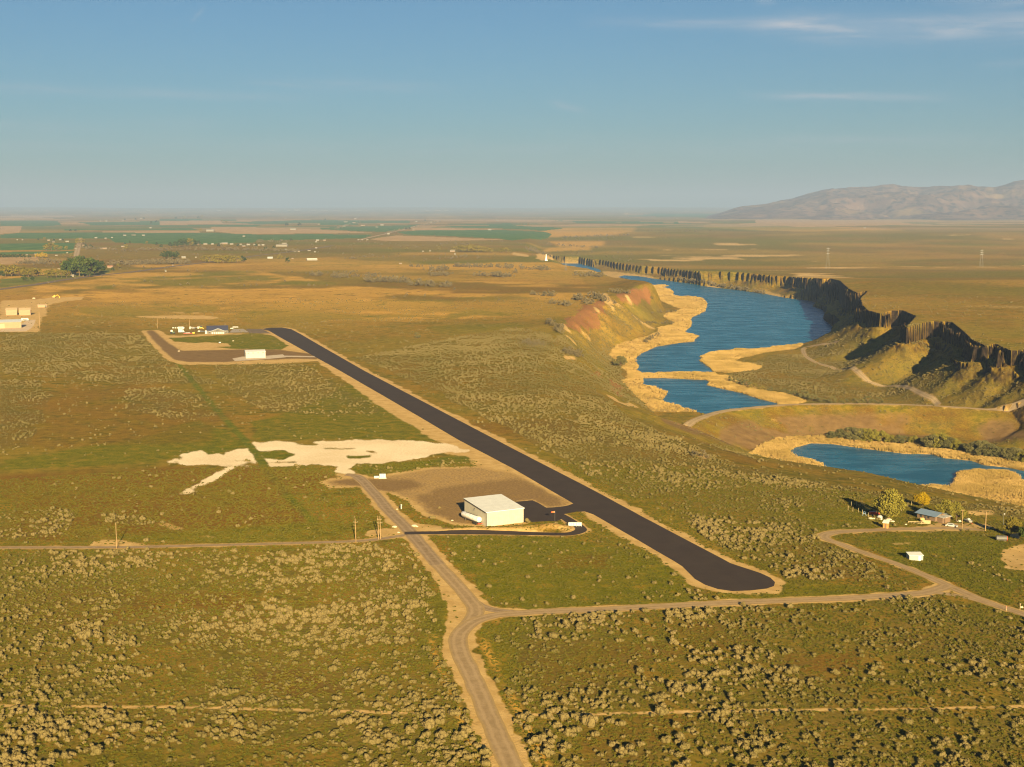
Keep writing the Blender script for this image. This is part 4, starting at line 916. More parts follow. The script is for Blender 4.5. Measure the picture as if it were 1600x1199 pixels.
# brush thickets of the far flats: nobody could count them
th = [tree_meshes(700 + i, 'bushy', 170, .085, 10, limb=3)[1] for i in range(4)]
TH_M = foliage('bare_thicket_twigs', (.115, .092, .050), (.165, .130, .070), (.07, .054, .028), True)
for m_ in th: m_.materials.append(TH_M)
P_ = []; S_ = []; TN = []
for (xa, ya, xb, yb, n_, hp, tn) in [(28,412,92,413,36,6,.3),(60,407,130,414,30,5,.4),(170,414,300,411,70,7,.5),(215,391,400,391,70,4,.6),(120,388,215,394,26,4,.5),(400,392,470,393,30,4,.6),(486,431,505,431,8,7,.1),(520,434,546,434,12,7,.1),(550,432,588,432,16,6,.1),(572,440,640,441,34,8,.15),(637,445,703,448,34,8,.15),(735,431,800,433,34,7,.6),(674,431,702,431,14,7,.3),(708,417,800,419,44,6,.7),(640,417,700,417,14,4,.5),
        (672,424,700,422,12,7,.2),(815,420,858,422,20,6,.5),(893,430,945,433,24,6,.4),(800,425,812,427,6,5,.5),(830,461,868,463,16,7,.4),(860,474,890,478,14,7,.8),(898,467,925,477,16,9,.4),(925,462,950,475,14,9,.3),(955,456,982,459,12,6,.5),(813,536,850,541,16,8,.4),(882,550,906,560,10,10,.3),(855,503,880,520,14,10,.3),(1020,490,1060,487,14,4,.3),(1010,505,1050,506,14,4,.3),(1028,525,1000,540,12,6,.3),(1060,438,1110,443,22,5,.3),(1110,446,1200,461,36,6,.2),
        (405,389,440,391,16,3,.5),(520,427,560,425,14,3,.4),(560,402,600,402,10,3,.6),(700,405,730,400,14,3,.8),(820,390,860,400,26,5,.3),(860,383,940,388,20,3,.5),(1000,362,1150,362,22,2,.7),(880,372,990,368,26,3,.6),(515,360,560,349,16,3,.7),(600,366,690,347,34,3,.7),(400,379,445,377,10,4,.6),(1080,710,1110,716,8,9,.5),(1275,470,1290,480,10,5,.2),(690,382,730,382,12,3,.9),(774,470,782,470,2,4,.4),(540,405,560,404,8,3,.3)]:
    for i in range(int(n_ * 1.3)):
        u = rng.rand(); px = xa + (xb - xa) * u + rng.normal() * 1.5; py = ya + (yb - ya) * u + rng.normal() * hp * .12
        p = ground(px, py); P_.append(p - np.array([0, 0, .1])); S_.append(hp * mpp(p) * (.55 + .6 * rng.rand())); TN.append(np.clip(tn + rng.normal() * .2, 0, 1))
# and thin scrub on the far flats
n_ = 2600; x = rng.rand(n_) * 2400 - 1100; y = (900 + rng.rand(n_) ** 1.3 * 2600) * K; kk = (fbm(x, y, 160, 3, 77) > .5) & (gsample(Z_['crop'].reshape(shape) + Z_['plow'].reshape(shape) + Z_['gold'].reshape(shape) * .9 + Z_['rock'].reshape(shape) + Z_['reed'].reshape(shape), x, y) < .3) & ~pip(FLOOR_POLY, x, y) & (x < 250 + (y / K - 900) * .1)
for a, b in zip(x[kk], y[kk]): P_.append((a, b, hz(a, b) - .1)); S_.append(1.6 + 2.4 * rng.rand() + b * .0003); TN.append(rng.rand())
instancer('shrub_thicket', np.array(P_), np.array(S_), rng.rand(len(P_)) * 6.28, rng.randint(0, 4, len(P_)), th, np.array(TN), 'grey brown thickets and brush scattered over the flats', 'thicket')
print('THICKET', len(P_))
# ------------------------------------------------------------------ builders for buildings, vehicles and furniture
class MB:
    def __init__(s): s.v = []; s.f = []; s.mi = []
    def add(s, V, F, mi=0):
        o = len(s.v); s.v += [tuple(map(float, p)) for p in V]; s.f += [tuple(i + o for i in f) for f in F]; s.mi += [mi] * len(F); return s
    def box(s, x0, x1, y0, y1, z0, z1, mi=0):
        return s.add([(x0,y0,z0),(x1,y0,z0),(x1,y1,z0),(x0,y1,z0),(x0,y0,z1),(x1,y0,z1),(x1,y1,z1),(x0,y1,z1)], [(3,2,1,0),(4,5,6,7),(0,1,5,4),(1,2,6,5),(2,3,7,6),(3,0,4,7)], mi)
    def hull(s, bot, top, mi=0):
        n = len(bot); return s.add(list(bot) + list(top), [tuple(range(n))[::-1], tuple(range(n, 2 * n))] + [(i, (i + 1) % n, n + (i + 1) % n, n + i) for i in range(n)], mi)
    def cyl(s, a, b, ra, rb=None, n=12, mi=0):
        rb = ra if rb is None else rb; a = Vector(a); b = Vector(b); q = (b - a).to_track_quat('Z', 'Y'); A = []; B = []
        for k in range(n):
            d = q @ Vector((math.cos(2 * math.pi * k / n), math.sin(2 * math.pi * k / n), 0)); A.append(a + d * ra); B.append(b + d * rb)
        return s.hull(A, B, mi)
    def lathe(s, a, b, prof, n=16, mi=0):
        """prof: list of (t along a-b, radius)"""
        a = Vector(a); b = Vector(b); q = (b - a).to_track_quat('Z', 'Y'); V = []; F = []
        for t, r in prof:
            c = a + (b - a) * t
            for k in range(n): V.append(c + q @ Vector((math.cos(2 * math.pi * k / n) * r, math.sin(2 * math.pi * k / n) * r, 0)))
        m = len(prof)
        for i in range(m - 1):
            for k in range(n): F.append((i * n + k, i * n + (k + 1) % n, (i + 1) * n + (k + 1) % n, (i + 1) * n + k))
        F += [tuple(range(n))[::-1], tuple(range((m - 1) * n, m * n))]
        return s.add(V, F, mi)
    def mesh(s, name, smooth=False):
        me = bpy.data.meshes.new(name); me.from_pydata(s.v, [], s.f); me.polygons.foreach_set('material_index', s.mi)
        if smooth: me.polygons.foreach_set('use_smooth', [True] * len(s.f))
        me.validate(); me.update(); return me
    def build(s, name, m, parent=None, smooth=False): return link(name, s.mesh(name, smooth), m, parent)
def thing(name, p, rot, label, cat, group=None):
    o = bpy.data.objects.new(name, None); COL.objects.link(o); o.location = p; o.rotation_euler = (0, 0, rot)
    return tag(o, label, cat, group)
def facing(p): return -math.atan2(p[0], p[1])
def copy_tree(o, parent=None):
    c = o.copy(); COL.objects.link(c)
    if parent is not None: c.parent = parent
    for ch in list(o.children): copy_tree(ch, c)
    return c
def siding(name, col, pitch=.9, rough=.55, spec=.3, var=.08, axis=(1, 1, 0)):
    n = NT(name); o = n.obj(); sv = n.N.new('ShaderNodeSeparateXYZ'); n.L.new(o, sv.inputs[0])
    h = n.math('ADD', n.math('ADD', n.math('MULTIPLY', sv.outputs[0], axis[0]), n.math('MULTIPLY', sv.outputs[1], axis[1])), n.math('MULTIPLY', sv.outputs[2], axis[2]))
    w_ = n.math('ABSOLUTE', n.math('SUBTRACT', n.math('FRACT', n.math('DIVIDE', h, pitch)), .5)); rib = n.ramp(w_, .38, .48)
    f = n.noise(.5, 4, .6, o); c = n.mix(n.ramp(f, .3, .7), tuple(x * (1 - var) for x in col), tuple(min(1, x * (1 + var * .5)) for x in col))
    c = n.mix(n.math('MULTIPLY', rib, .16), c, tuple(x * .55 for x in col)); n.bump(rib, .3, .05); return n.fin(c, rough, spec)
M = {'cream': siding('cream_metal_siding', (.37, .335, .265)), 'whitemetal': siding('white_metal_siding', (.31, .295, .265)), 'roofpale': siding('pale_metal_roof', (.56, .55, .52), 1.0, .45, .4), 'trim': plain('dark_trim', (.07, .065, .06), .6), 'white': plain('white_paint', (.36, .35, .33), .45, .4, 0, .08),
     'tanwall': siding('tan_siding', (.25, .165, .095), 1.2), 'tanroof': siding('tan_roof', (.36, .25, .15), 1.2), 'grayroof': siding('grey_metal_roof', (.34, .36, .40), 1.1), 'bluroof': siding('dark_blue_roof', (.032, .034, .060), 1.0), 'skyroof': siding('blue_metal_roof', (.15, .205, .28), .8, .35, .5), 'housewall': siding('grey_cream_siding', (.125, .112, .095), .4, .7, .2, .08, (0, 0, 1)),
     'glass': plain('dark_window_glass', (.03, .035, .04), .12, .5), 'tyre': plain('black_rubber', (.02, .018, .017), .85), 'steel': plain('galvanised_steel', (.13, .125, .12), .5, .5, .4), 'chrome': plain('polished_tank_skin', (.74, .71, .68), .28, .5, .25, .08), 'red': plain('red_paint', (.45, .06, .035), .5), 'orange': plain('orange_cloth', (.75, .16, .05), .8), 'yellow': plain('yellow_machine_paint', (.70, .40, .03), .5), 'black': plain('black_paint', (.02, .02, .022), .35, .5), 'green': plain('dark_green_machine_paint', (.03, .07, .025), .5),
     'wood': plain('weathered_pole_wood', (.26, .17, .085), .9, .1, 0, .25, 3), 'palewood': plain('pale_cut_wood', (.36, .27, .15), .85, .1, 0, .2, 2), 'brick': siding('orange_board_wall', (.42, .20, .07), .35, .9, .1, .2), 'brownboard': plain('brown_board', (.16, .10, .06), .9), 'farwhite': plain('pale_farm_wall', (.17, .15, .125), .85), 'fartan': plain('tan_farm_wall', (.17, .12, .08), .85), 'fargrey': plain('grey_farm_roof', (.22, .21, .20), .6), 'farred': plain('reddish_farm_roof', (.26, .13, .09), .8), 'rock': plain('pale_rock', (.42, .35, .25), .95, .1, 0, .2, 1.5), 'blue': plain('faded_blue_paint', (.22, .32, .48), .5), 'water_white': plain('white_falling_water', (.60, .59, .57), .6)}  # includes the brown board colour of the homestead house and outhouse door

# --- the big hangar on the gravel pad: a shed roof falling toward the camera
Nn = np.array(at(760, 823.4)); Rr = np.array(at(818, 816.3)); Ll = np.array(at(718, 807.8))
e1 = (Rr - Nn)[:2]; L1 = np.linalg.norm(e1); e1 /= L1; e2 = np.array([-e1[1], e1[0]]); L2 = abs(np.dot((Ll - Nn)[:2], e2)); rz = math.atan2(e1[1], e1[0])
h1, h2 = 5.5, 7.0
hg = thing('hangar', Nn, rz, 'large cream metal hangar with a pale single slope roof on the brown gravel pad', 'hangar')
m = MB(); m.add([(0,0,0),(L1,0,0),(L1,L2,0),(0,L2,0),(0,0,h1),(L1,0,h1),(L1,L2,h2),(0,L2,h2)], [(0,1,5,4),(1,2,6,5),(2,3,7,6),(3,0,4,7)]); m.build('wall', M['cream'], hg)
m = MB(); o_ = .35; m.hull([(-o_,-o_,h1+.02),(L1+o_,-o_,h1+.02),(L1+o_,L2+o_,h2+.04),(-o_,L2+o_,h2+.04)], [(-o_,-o_,h1+.24),(L1+o_,-o_,h1+.24),(L1+o_,L2+o_,h2+.26),(-o_,L2+o_,h2+.26)]); m.build('roof', M['roofpale'], hg)
m = MB(); m.box(-.06, .16, -.06, .16, 0, h1 - .02); m.build('corner_trim', M['trim'], hg); m = MB(); m.hull([(-.40,-.36,h1-.16),(-.37,-.36,h1-.16),(-.37,L2+.3,h2-.14),(-.40,L2+.3,h2-.14)], [(-.40,-.36,h1+.22),(-.37,-.36,h1+.22),(-.37,L2+.3,h2+.24),(-.40,L2+.3,h2+.24)]); m.build('gutter', M['trim'], hg)
m = MB(); m.box(-.32, 0, L2 * .50, L2 * .50 + .5, 4.7, 5.2); m.cyl((-.32, L2*.5+.25, 4.75), (-.5, L2*.5+.25, 4.5), .2, .26, 10); m.build('wall_lamp', M['steel'], hg)
m = MB(); m.box(L1 * .06, L1 * .94, L2, L2 + .12, .05, 5.6); m.build('hangar_door', M['whitemetal'], hg); m = MB(); m.box(L1, L1 + .08, L2 * .72, L2 * .72 + 1.1, .03, 2.2); m.build('door', M['trim'], hg)

# --- tanker trailer parked along its left wall
p0 = np.array(at(723.0, 811.0)); p1 = np.array(at(750.5, 821.2)); ax = (p1 - p0)[:2]; Lt = np.linalg.norm(ax); rt = math.atan2(ax[1], ax[0])
tk = thing('tanker_trailer', p0, rt, 'long white tanker trailer parked along the left wall of the hangar', 'trailer')
m = MB(); m.lathe((0, 0, 2.15), (Lt, 0, 2.15), [(0,.25),(.012,.7),(.035,1.02),(.06,1.14),(.94,1.14),(.965,1.02),(.988,.7),(1,.25)], 20); m.build('tank', M['chrome'], tk, True)
m = MB()
for t in (.1, .28, .5, .72, .9): m.lathe((Lt*t-.05,0,2.15),(Lt*t+.05,0,2.15),[(0,1.165),(1,1.165)],20)
m.build('tank_band', M['steel'], tk); m = MB(); m.box(.8, Lt-.3, -.5, -.3, .85, 1.1).box(.8, Lt-.3, .3, .5, .85, 1.1); m.build('chassis', M['trim'], tk)
for t in (.74, .86):
    for s_ in (-1, 1): MB().cyl((Lt*t, s_*.75, .5), (Lt*t, s_*1.18, .5), .5, .5, 16).build('wheel', M['tyre'], tk)
MB().box(Lt*.20, Lt*.22, -.6, -.45, 0, 1.1).box(Lt*.20, Lt*.22, .45, .6, 0, 1.1).build('landing_leg', M['steel'], tk)
m = MB(); m.box(Lt-.25, Lt-.1, -1.1, 1.1, .55, .8); m.build('rear_bumper', M['red'], tk); MB().cyl((Lt*.45,0,3.25),(Lt*.45,0,3.42),.35,.35,12).build('hatch', M['steel'], tk); MB().box(Lt*.2,Lt*.85,-.25,.25,3.27,3.33).build('walkway', M['steel'], tk)

# --- windsock on the berm
p = ground(867, 815.5); ws = thing('windsock', p, facing(p), 'small orange windsock on a thin pole above the sandy berm', 'windsock')
MB().cyl((0,0,-.2),(0,0,4.1),.07,.05,8).build('pole', M['steel'], ws); MB().lathe((-.05,0,3.9),(-1.35,.25,3.75),[(0,.38),(.4,.32),(1,.2)],12).build('sock', M['orange'], ws); MB().lathe((0,0,3.92),(-.06,0,3.92),[(0,.42),(1,.42)],14).build('hoop', M['white'], ws)

# --- white panelled barrier where the access road bends
p = ground(898.5, 823.2); ps = thing('panel_barrier', p, facing(p) + .05, 'long white panelled barrier on legs beside the bend of the paved access road', 'barrier')
W_ = 5.0; m = MB(); m.box(-W_/2, W_/2, -.06, .06, .30, .42).box(-W_/2, W_/2, -.06, .06, 1.62, 1.76)
for k in range(6): m.box(-W_/2 + k*W_/5 - .06 + .0, -W_/2 + k*W_/5 + .06, -.07, .07, .0, 1.60)
m.build('frame', M['white'], ps)
pp = plain('pale_grey_panel', (.50, .48, .44), .5)
for k in range(5): MB().box(-W_/2 + k*W_/5 + .10, -W_/2 + (k+1)*W_/5 - .10, -.03, .03, .45, 1.58).build('panel', pp, ps)

# --- white boxes at the edge of the pad
p = ground(597.7, 747.6); cb = thing('storage_crate', p, facing(p), 'white boxy crate with grey panels on the left edge of the gravel pad', 'crate')
MB().box(-1.55, 1.75, -.8, .8, 0, .35).build('base', M['white'], cb); MB().box(-1.35, 1.45, -.7, .7, .352, 2.1).build('body', M['white'], cb)
for k in range(3):
    for j in range(2): MB().box(-1.15 + k*.88, -.50 + k*.88, -.74, -.70, .55 + j*.78, 1.12 + j*.78).build('panel', pp, cb)
p = ground(588.6, 747.2); lb = thing('low_crate', p, facing(p), 'low white box lying left of the taller white crate', 'crate'); MB().box(-1.15, 1.1, -.6, .6, 0, .75).build('body', M['white'], lb); MB().box(-1.2, 1.15, -.65, .65, .752, .9).build('lid', M['roofpale'], lb)

# --- standpipe and its little box on the pad slope
p = ground(627, 795.5); sp = thing('standpipe', p, facing(p), 'white upright standpipe with a dark side box on the sandy slope', 'standpipe')
MB().cyl((0,0,-.1),(0,0,1.75),.24,.22,12).build('pipe', M['white'], sp); MB().lathe((0,0,1.75),(0,0,2.0),[(0,.3),(.5,.3),(1,.08)],12).build('cap', M['white'], sp); MB().box(-.62,-.25,-.2,.2,.6,1.45).build('side_box', M['black'], sp); MB().cyl((0,0,1.5),(.45,-.1,1.62),.1,.1,8).build('spout', M['white'], sp)
def rock(px, py, s, label, flat=.6, name='boulder', mat='rock'):
    p = ground(px, py); bm = bmesh.new(); bmesh.ops.create_icosphere(bm, subdivisions=3, radius=1)
    rr = np.random.RandomState(int(px * 7 + py)); off = rr.rand(3) * 50
    for v in bm.verts:
        n_ = float(fbm(np.array([v.co.x * 1 + v.co.z + off[0]]), np.array([v.co.y + off[1]]), 1.1, 3, 3)[0]); v.co *= .75 + .55 * n_
        v.co.z *= flat
    me = bpy.data.meshes.new(name); bm.to_mesh(me); bm.free(); o = link(name, me, M[mat]); o.location = p + np.array([0, 0, s * flat * .45]); o.scale = (s * 1.3, s, s); return tag(o, label, 'rock')
rock(620.5, 796.2, .38, 'small pale rock beside the white standpipe'); rock(647.5, 822.6, .85, 'white boulder on the right side of the road fork'); rock(622.5, 832.6, .42, 'small white stone in the middle of the road junction'); rock(616.0, 824.2, .75, 'pale boulder on the left verge above the junction')
rock(651, 823.4, .5, 'smaller white stone beside the white boulder'); rock(706.5, 813.8, .4, 'little pale stone at the left edge of the dark gravel')

# --- utility poles
def pole(px, py, top, label, arms=(), twin=0, r=.16, dx=0):
    p = ground(px, py); k = (py - top) * mpp(p) / .97
    o = thing('utility_pole', p, facing(p), label, 'utility pole', 'wooden utility poles')
    MB().cyl((0,0,-.3),(dx,0,k),r,r*.75,10).build('post', M['wood'], o)
    if twin: MB().cyl((twin,.1,-.3),(twin+dx,.1,k*.99),r,r*.75,10).build('post', M['wood'], o)
    for (zf, half, tw) in arms:
        MB().box(-half + twin/2, half + twin/2, -.16, -.04, k*zf - .07, k*zf + .07).build('crossarm', M['wood'], o)
        for q in (-.85, .85): MB().cyl((half*q + twin/2, -.1, k*zf + .072), (half*q + twin/2, -.1, k*zf + .3), .05, .035, 8).build('insulator', M['white'], o)
    return o
pole(182.5, 857.5, 817, 'tall bare wooden pole by the west road, leftmost pole of the near field', r=.15)
pole(556.2, 847.2, 810.5, 'wooden utility pole with a short crossarm, left of the twin poles by the road', [(.84, .75, 0)], r=.17, dx=-.2)
pole(591.5, 843.0, 806.5, 'pair of wooden utility poles standing together near the road junction', [(.85, .8, 0), (.70, .7, 0)], twin=.75, r=.17, dx=-.15)
pole(1503, 829.5, 796.5, 'utility pole right of the parked white car at the homestead', [(.95, .6, 0)], r=.16); pole(1539.5, 831.0, 800.0, 'utility pole in the open yard right of the white boat', r=.22)
pole(1374.5, 783, 772, 'slim pole left of the big willow in the junk yard', r=.10)
pole(246.3, 513.5, 497.5, 'thin far pole at the corner of the airfield gravel road', r=.20); pole(296.2, 513.5, 499.5, 'thin far pole rising behind the row of white drums', r=.24)
p = ground(1567.5, 821.5); lp = thing('yard_lamp', p, facing(p), 'tall yard light pole with a white lamp head by the olive tree', 'lamp post'); MB().cyl((0,0,-.2),(0,0,5.2),.09,.06,8).build('pole', M['steel'], lp); MB().lathe((.25,0,4.9),(.25,0,5.5),[(0,.12),(.3,.38),(.75,.36),(1,.1)],12).build('lamp_head', M['white'], lp); MB().cyl((0,0,5.1),(.25,0,5.3),.04,.04,6).build('bracket', M['steel'], lp)
p = ground(1593.6, 953.2); st = thing('marker_post', p, 0, 'thin pale wooden marker post at the right edge above the road', 'post'); MB().box(-.07,.07,-.07,.07,-.2,1.9).build('post', M['palewood'], st); MB().box(-.1,.1,-.1,.1,1.902,1.98).build('cap', M['white'], st)
rock(1596.2, 949.8, .36, 'small bright white stone next to the thin marker post', .9); p = ground(1572.3, 954.3); st = thing('marker_post', p, 0, 'short reddish marker post standing on the edge of the right road', 'post'); MB().box(-.09,.09,-.09,.09,-.2,.55).build('post', M['palewood'], st); MB().box(-.1,.1,-.1,.1,.552,1.5).build('band', plain('faded_red', (.32,.14,.09), .8), st)

# --- simple gabled and flat buildings
def gable(name, label, cat, p, rot, w, l, h, rise, wall, roof, windows=(), doors=(), over=.35, group=None, sides=True):
    o = thing(name, p, rot, label, cat, group); x = w / 2
    m = MB(); m.add([(-x,0,-.3),(x,0,-.3),(x,l,-.3),(-x,l,-.3),(-x,0,h),(x,0,h),(x,l,h),(-x,l,h),(-x,l/2,h+rise),(x,l/2,h+rise)], [(0,1,5,4),(2,3,7,6),(1,2,6,9,5),(3,0,4,8,7)]); m.build('wall', wall, o)
    m = MB(); q = over * rise / (l / 2) if l else 0; t = .14
    m.hull([(-x-over,-over,h-q+.02),(x+over,-over,h-q+.02),(x+over,l/2,h+rise+.02),(-x-over,l/2,h+rise+.02)], [(-x-over,-over,h-q+t),(x+over,-over,h-q+t),(x+over,l/2,h+rise+t),(-x-over,l/2,h+rise+t)])
    m.hull([(-x-over,l/2,h+rise+.02),(x+over,l/2,h+rise+.02),(x+over,l+over,h-q+.02),(-x-over,l+over,h-q+.02)], [(-x-over,l/2,h+rise+t),(x+over,l/2,h+rise+t),(x+over,l+over,h-q+t),(-x-over,l+over,h-q+t)]); m.build('roof', roof, o)
    for (x0, x1, z0, z1) in windows: MB().box(x0, x1, -.05, .0, z0, z1).build('window', M['glass'], o)
    for (x0, x1, z1, mt) in doors: MB().box(x0, x1, -.06, .0, .02, z1).build('door', mt, o)
    return o
# white hangar by the far runway end
Na = np.array(at(384, 560.2)); Ra = np.array(at(415, 559.3)); La = np.array(at(379, 557.0)); e = (Ra - Na)[:2]; w_ = np.linalg.norm(e); l_ = max(9.0, np.linalg.norm((La - Na)[:2]))
p = (Na + Ra) / 2; p[2] = .02
wh = gable('hangar', 'small white hangar with four dark vents on the concrete pad by the far runway', 'hangar', p, math.atan2(e[1], e[0]), w_, l_, 5.0, .9, M['whitemetal'], M['roofpale'], over=.25)
for k in range(4): x = -w_/2 + w_ * (.13 + .25 * k); MB().box(x - .55, x + .55, -.08, 0, 3.9, 4.4).build('vent', M['trim'], wh)
for k in range(3): MB().box(-w_/2 - .05, -w_/2, 1.2 + k * 2.6, 2.2 + k * 2.6, 1.0, 2.2).build('window', M['glass'], wh)
# lodge with a dark blue roof
p = np.array(at(340, 521.6)); hs = gable('house', 'cream house with a long dark blue roof and front gable beside the far runway', 'house', p, facing(p) + .02, 19.5, 10, 3.6, 3.8, M['housewall'], M['bluroof'], [(7.2, 8.6, 1.0, 2.2)], over=.6)
m = MB(); m.add([(-7.5,-3.5,-.3),(7.5,-3.5,-.3),(7.5,-.003,-.3),(-7.5,-.003,-.3),(-7.5,-3.5,2.3),(7.5,-3.5,2.3),(7.5,-.003,2.3),(-7.5,-.003,2.3),(.6,-3.5,5.0),(.6,-.003,5.0)], [(0,1,5,8,4),(1,2,6,5),(2,3,7,9,6),(3,0,4,7)]); m.build('front_wall', M['housewall'], hs)
m = MB(); m.hull([(-8.3,-4.1,2.05),(.6,-4.1,5.1),(.6,1.8,5.1),(-8.3,1.8,2.05)], [(-8.3,-4.1,2.25),(.6,-4.1,5.32),(.6,1.8,5.32),(-8.3,1.8,2.25)]); m.hull([(.6,-4.1,5.1),(8.3,-4.1,2.05),(8.3,1.8,2.05),(.6,1.8,5.1)], [(.6,-4.1,5.32),(8.3,-4.1,2.25),(8.3,1.8,2.25),(.6,1.8,5.32)]); m.build('front_roof', M['grayroof'], hs)
for x in (-1.6, -.4, .8): MB().box(x, x + .8, -3.56, -3.5, 2.7, 3.4).build('window', M['glass'], hs)
for x in (-5.6, -3.6, -1.6, .4, 2.4, 4.6): MB().box(x, x + 1.3, -3.57, -3.5, .1, 1.9).build('window', M['white'], hs)
MB().box(-11.8, -9.9, 1, 5, -.2, 3.2).build('side_porch', M['white'], hs); MB().box(9.78, 10.6, 2, 4, -.2, 2.4).build('side_door', M['trim'], hs); MB().cyl((7,6,5.5),(7.6,6,9.2),.12,.1,8).build('mast', M['white'], hs)
def car(px, py, rot, label, body, L=4.6, group=None, name='parked_car', z=None):
    p = ground(px, py); o = thing(name, p, facing(p) + rot, label, 'car', group); x = L / 2; w = .9
    m = MB(); m.hull([(-x,-w,.35),(x,-w,.35),(x,w,.35),(-x,w,.35)], [(-x*.98,-w*.96,.9),(x*.98,-w*.96,.85),(x*.98,w*.96,.85),(-x*.98,w*.96,.9)]); m.hull([(-x*.85,-w*.92,.902),(x*.45,-w*.92,.902),(x*.45,w*.92,.902),(-x*.85,w*.92,.902)], [(-x*.62,-w*.74,1.48),(x*.15,-w*.74,1.48),(x*.15,w*.74,1.48),(-x*.62,w*.74,1.48)]); m.build('body', body, o)
    for s_ in (-1, 1): MB().hull([(-x*.66,s_*w*.9,1.0),(x*.32,s_*w*.9,1.0),(x*.14,s_*w*.80,1.38),(-x*.56,s_*w*.80,1.38)], [(-x*.66,s_*w*.93,1.0),(x*.32,s_*w*.93,1.0),(x*.14,s_*w*.83,1.38),(-x*.56,s_*w*.83,1.38)]).build('window', M['glass'], o)
    for a in (-.62, .62):
        for s_ in (-1, 1): MB().cyl((x*a, s_*.68, .33), (x*a, s_*.93, .33), .33, .33, 14).build('wheel', M['tyre'], o)
    return o
car(316, 519.3, .1, 'dark parked car just left of the blue roofed house', M['black'], 5.0); car(312, 519.0, .0, 'pale parked car nose to the dark car by the house', M['white'], 3.6)
car(1487, 823.5, -.15, 'white car parked under the pale willows at the homestead', M['white'], 4.8)
# far yard: machines, drums, trailer
p = ground(269.5, 522); tr = thing('tractor', p, facing(p), 'dark green tractor at the left end of the far yard', 'tractor'); MB().hull([(-1.6,-.8,1.0),(2.4,-.7,1.0),(2.4,.7,1.0),(-1.6,.8,1.0)], [(-1.4,-.8,2.3),(2.3,-.6,2.1),(2.3,.6,2.1),(-1.4,.8,2.3)]).build('hood', M['green'], tr); MB().hull([(-1.8,-.9,2.31),(.3,-.9,2.31),(.3,.9,2.31),(-1.8,.9,2.31)], [(-1.6,-.8,3.9),(.1,-.8,3.9),(.1,.8,3.9),(-1.6,.8,3.9)]).build('cab', M['white'], tr)
for x, r in ((-1.1, 1.1), (1.9, .75)):
    for s_ in (-1, 1): MB().cyl((x, s_*.95, r), (x, s_*1.5, r), r, r, 16).build('wheel', M['tyre'], tr)
p = ground(282.6, 520.5); bt = thing('box_truck', p, facing(p), 'white box truck in the far yard right of the tractor', 'truck'); MB().box(-2.4, 1.6, -1.1, 1.1, .8, 3.6).build('cargo_box', M['white'], bt); MB().hull([(1.7,-1,.6),(3.6,-1,.6),(3.6,1,.6),(1.7,1,.6)], [(1.7,-1,2.5),(2.9,-1,2.5),(2.9,1,2.5),(1.7,1,2.5)]).build('cab', M['white'], bt)
for x in (-1.4, 2.6):
    for s_ in (-1, 1): MB().cyl((x, s_*.8, .45), (x, s_*1.1, .45), .45, .45, 14).build('wheel', M['tyre'], bt)
p = ground(283, 515.6); bt = thing('camper', p, facing(p), 'white camper van parked behind the white box truck', 'camper'); MB().hull([(-2.9,-1.2,.5),(2.9,-1.2,.5),(2.9,1.2,.5),(-2.9,1.2,.5)], [(-2.8,-1.1,3.2),(2.3,-1.1,3.2),(2.3,1.1,3.2),(-2.8,1.1,3.2)]).build('body', M['white'], bt); MB().box(-1.8, 1.4, -1.28, -1.22, 1.5, 2.3).build('window', M['glass'], bt)
for x in (-1.8, 1.8): MB().cyl((x,-1.22,.4),(x,-.9,.4),.4,.4,12).build('wheel', M['tyre'], bt)
p = ground(295.5, 522.6); ft = thing('flatbed_trailer', p, facing(p) - .02, 'long red and yellow flatbed trailer in the far yard', 'trailer'); MB().box(-5.2, 3.2, -1.1, 1.1, .9, 1.25).build('deck', M['red'], ft); MB().box(-3.4, .8, -1.0, 1.0, 1.252, 1.7).build('cargo', M['white'], ft); MB().box(3.22, 5.2, -1.1, 1.1, .8, 1.9).build('tool_box', M['yellow'], ft)
for x in (-3.6, -2.4, 2.2): MB().cyl((x,-1.15,.42),(x,-.8,.42),.42,.42,12).build('wheel', M['tyre'], ft)
first = None
for k, px in enumerate((270.5, 274.3, 278, 287)):
    p = ground(px, 513.3); o = thing('drum', p, 0, 'white drum in the row at the back of the far yard', 'drum', 'white drums at the back of the far yard') if first is None else None
    if first is None:
        first = o; MB().lathe((0,0,0),(0,0,1.3),[(0,.8),(.05,.86),(.5,.84),(.95,.86),(1,.8)],14).build('barrel', M['white'], o); MB().lathe((0,0,1.301),(0,0,1.42),[(0,.5),(1,.4)],12).build('lid', M['steel'], o)
    else: o = copy_tree(first); o.location = p
p = ground(296.8, 514.6); o = thing('storage_tank', p, 0, 'small upright white tank below the thin far pole', 'tank'); MB().lathe((0,0,0),(0,0,2.6),[(0,.85),(.85,.85),(1,.3)],14).build('shell', M['white'], o); MB().box(-.12,.12,-.95,-.85,0,2.2).build('ladder', M['steel'], o)
p = ground(302.5, 514.6); o = thing('light_aircraft', p, facing(p) + .5, 'small white aircraft with a raised tail in the far yard', 'aircraft'); MB().lathe((-3.2,0,1.3),(3,0,1.1),[(0,.12),(.4,.5),(.75,.6),(.95,.45),(1,.2)],12).build('fuselage', M['white'], o, True); MB().box(.1,1.4,-4.6,4.6,1.75,1.9).build('wing', M['white'], o); MB().hull([(-3.2,-.06,1.4),(-2.2,-.06,1.4),(-2.2,.06,1.4),(-3.2,.06,1.4)],[(-3.4,-.05,3.1),(-2.8,-.05,3.1),(-2.8,.05,3.1),(-3.4,.05,3.1)]).build('tail_fin', M['white'], o)
for s_ in (-1, 1): MB().cyl((.9,s_*.8,.3),(.9,s_*1.0,.3),.3,.3,10).build('wheel', M['tyre'], o)
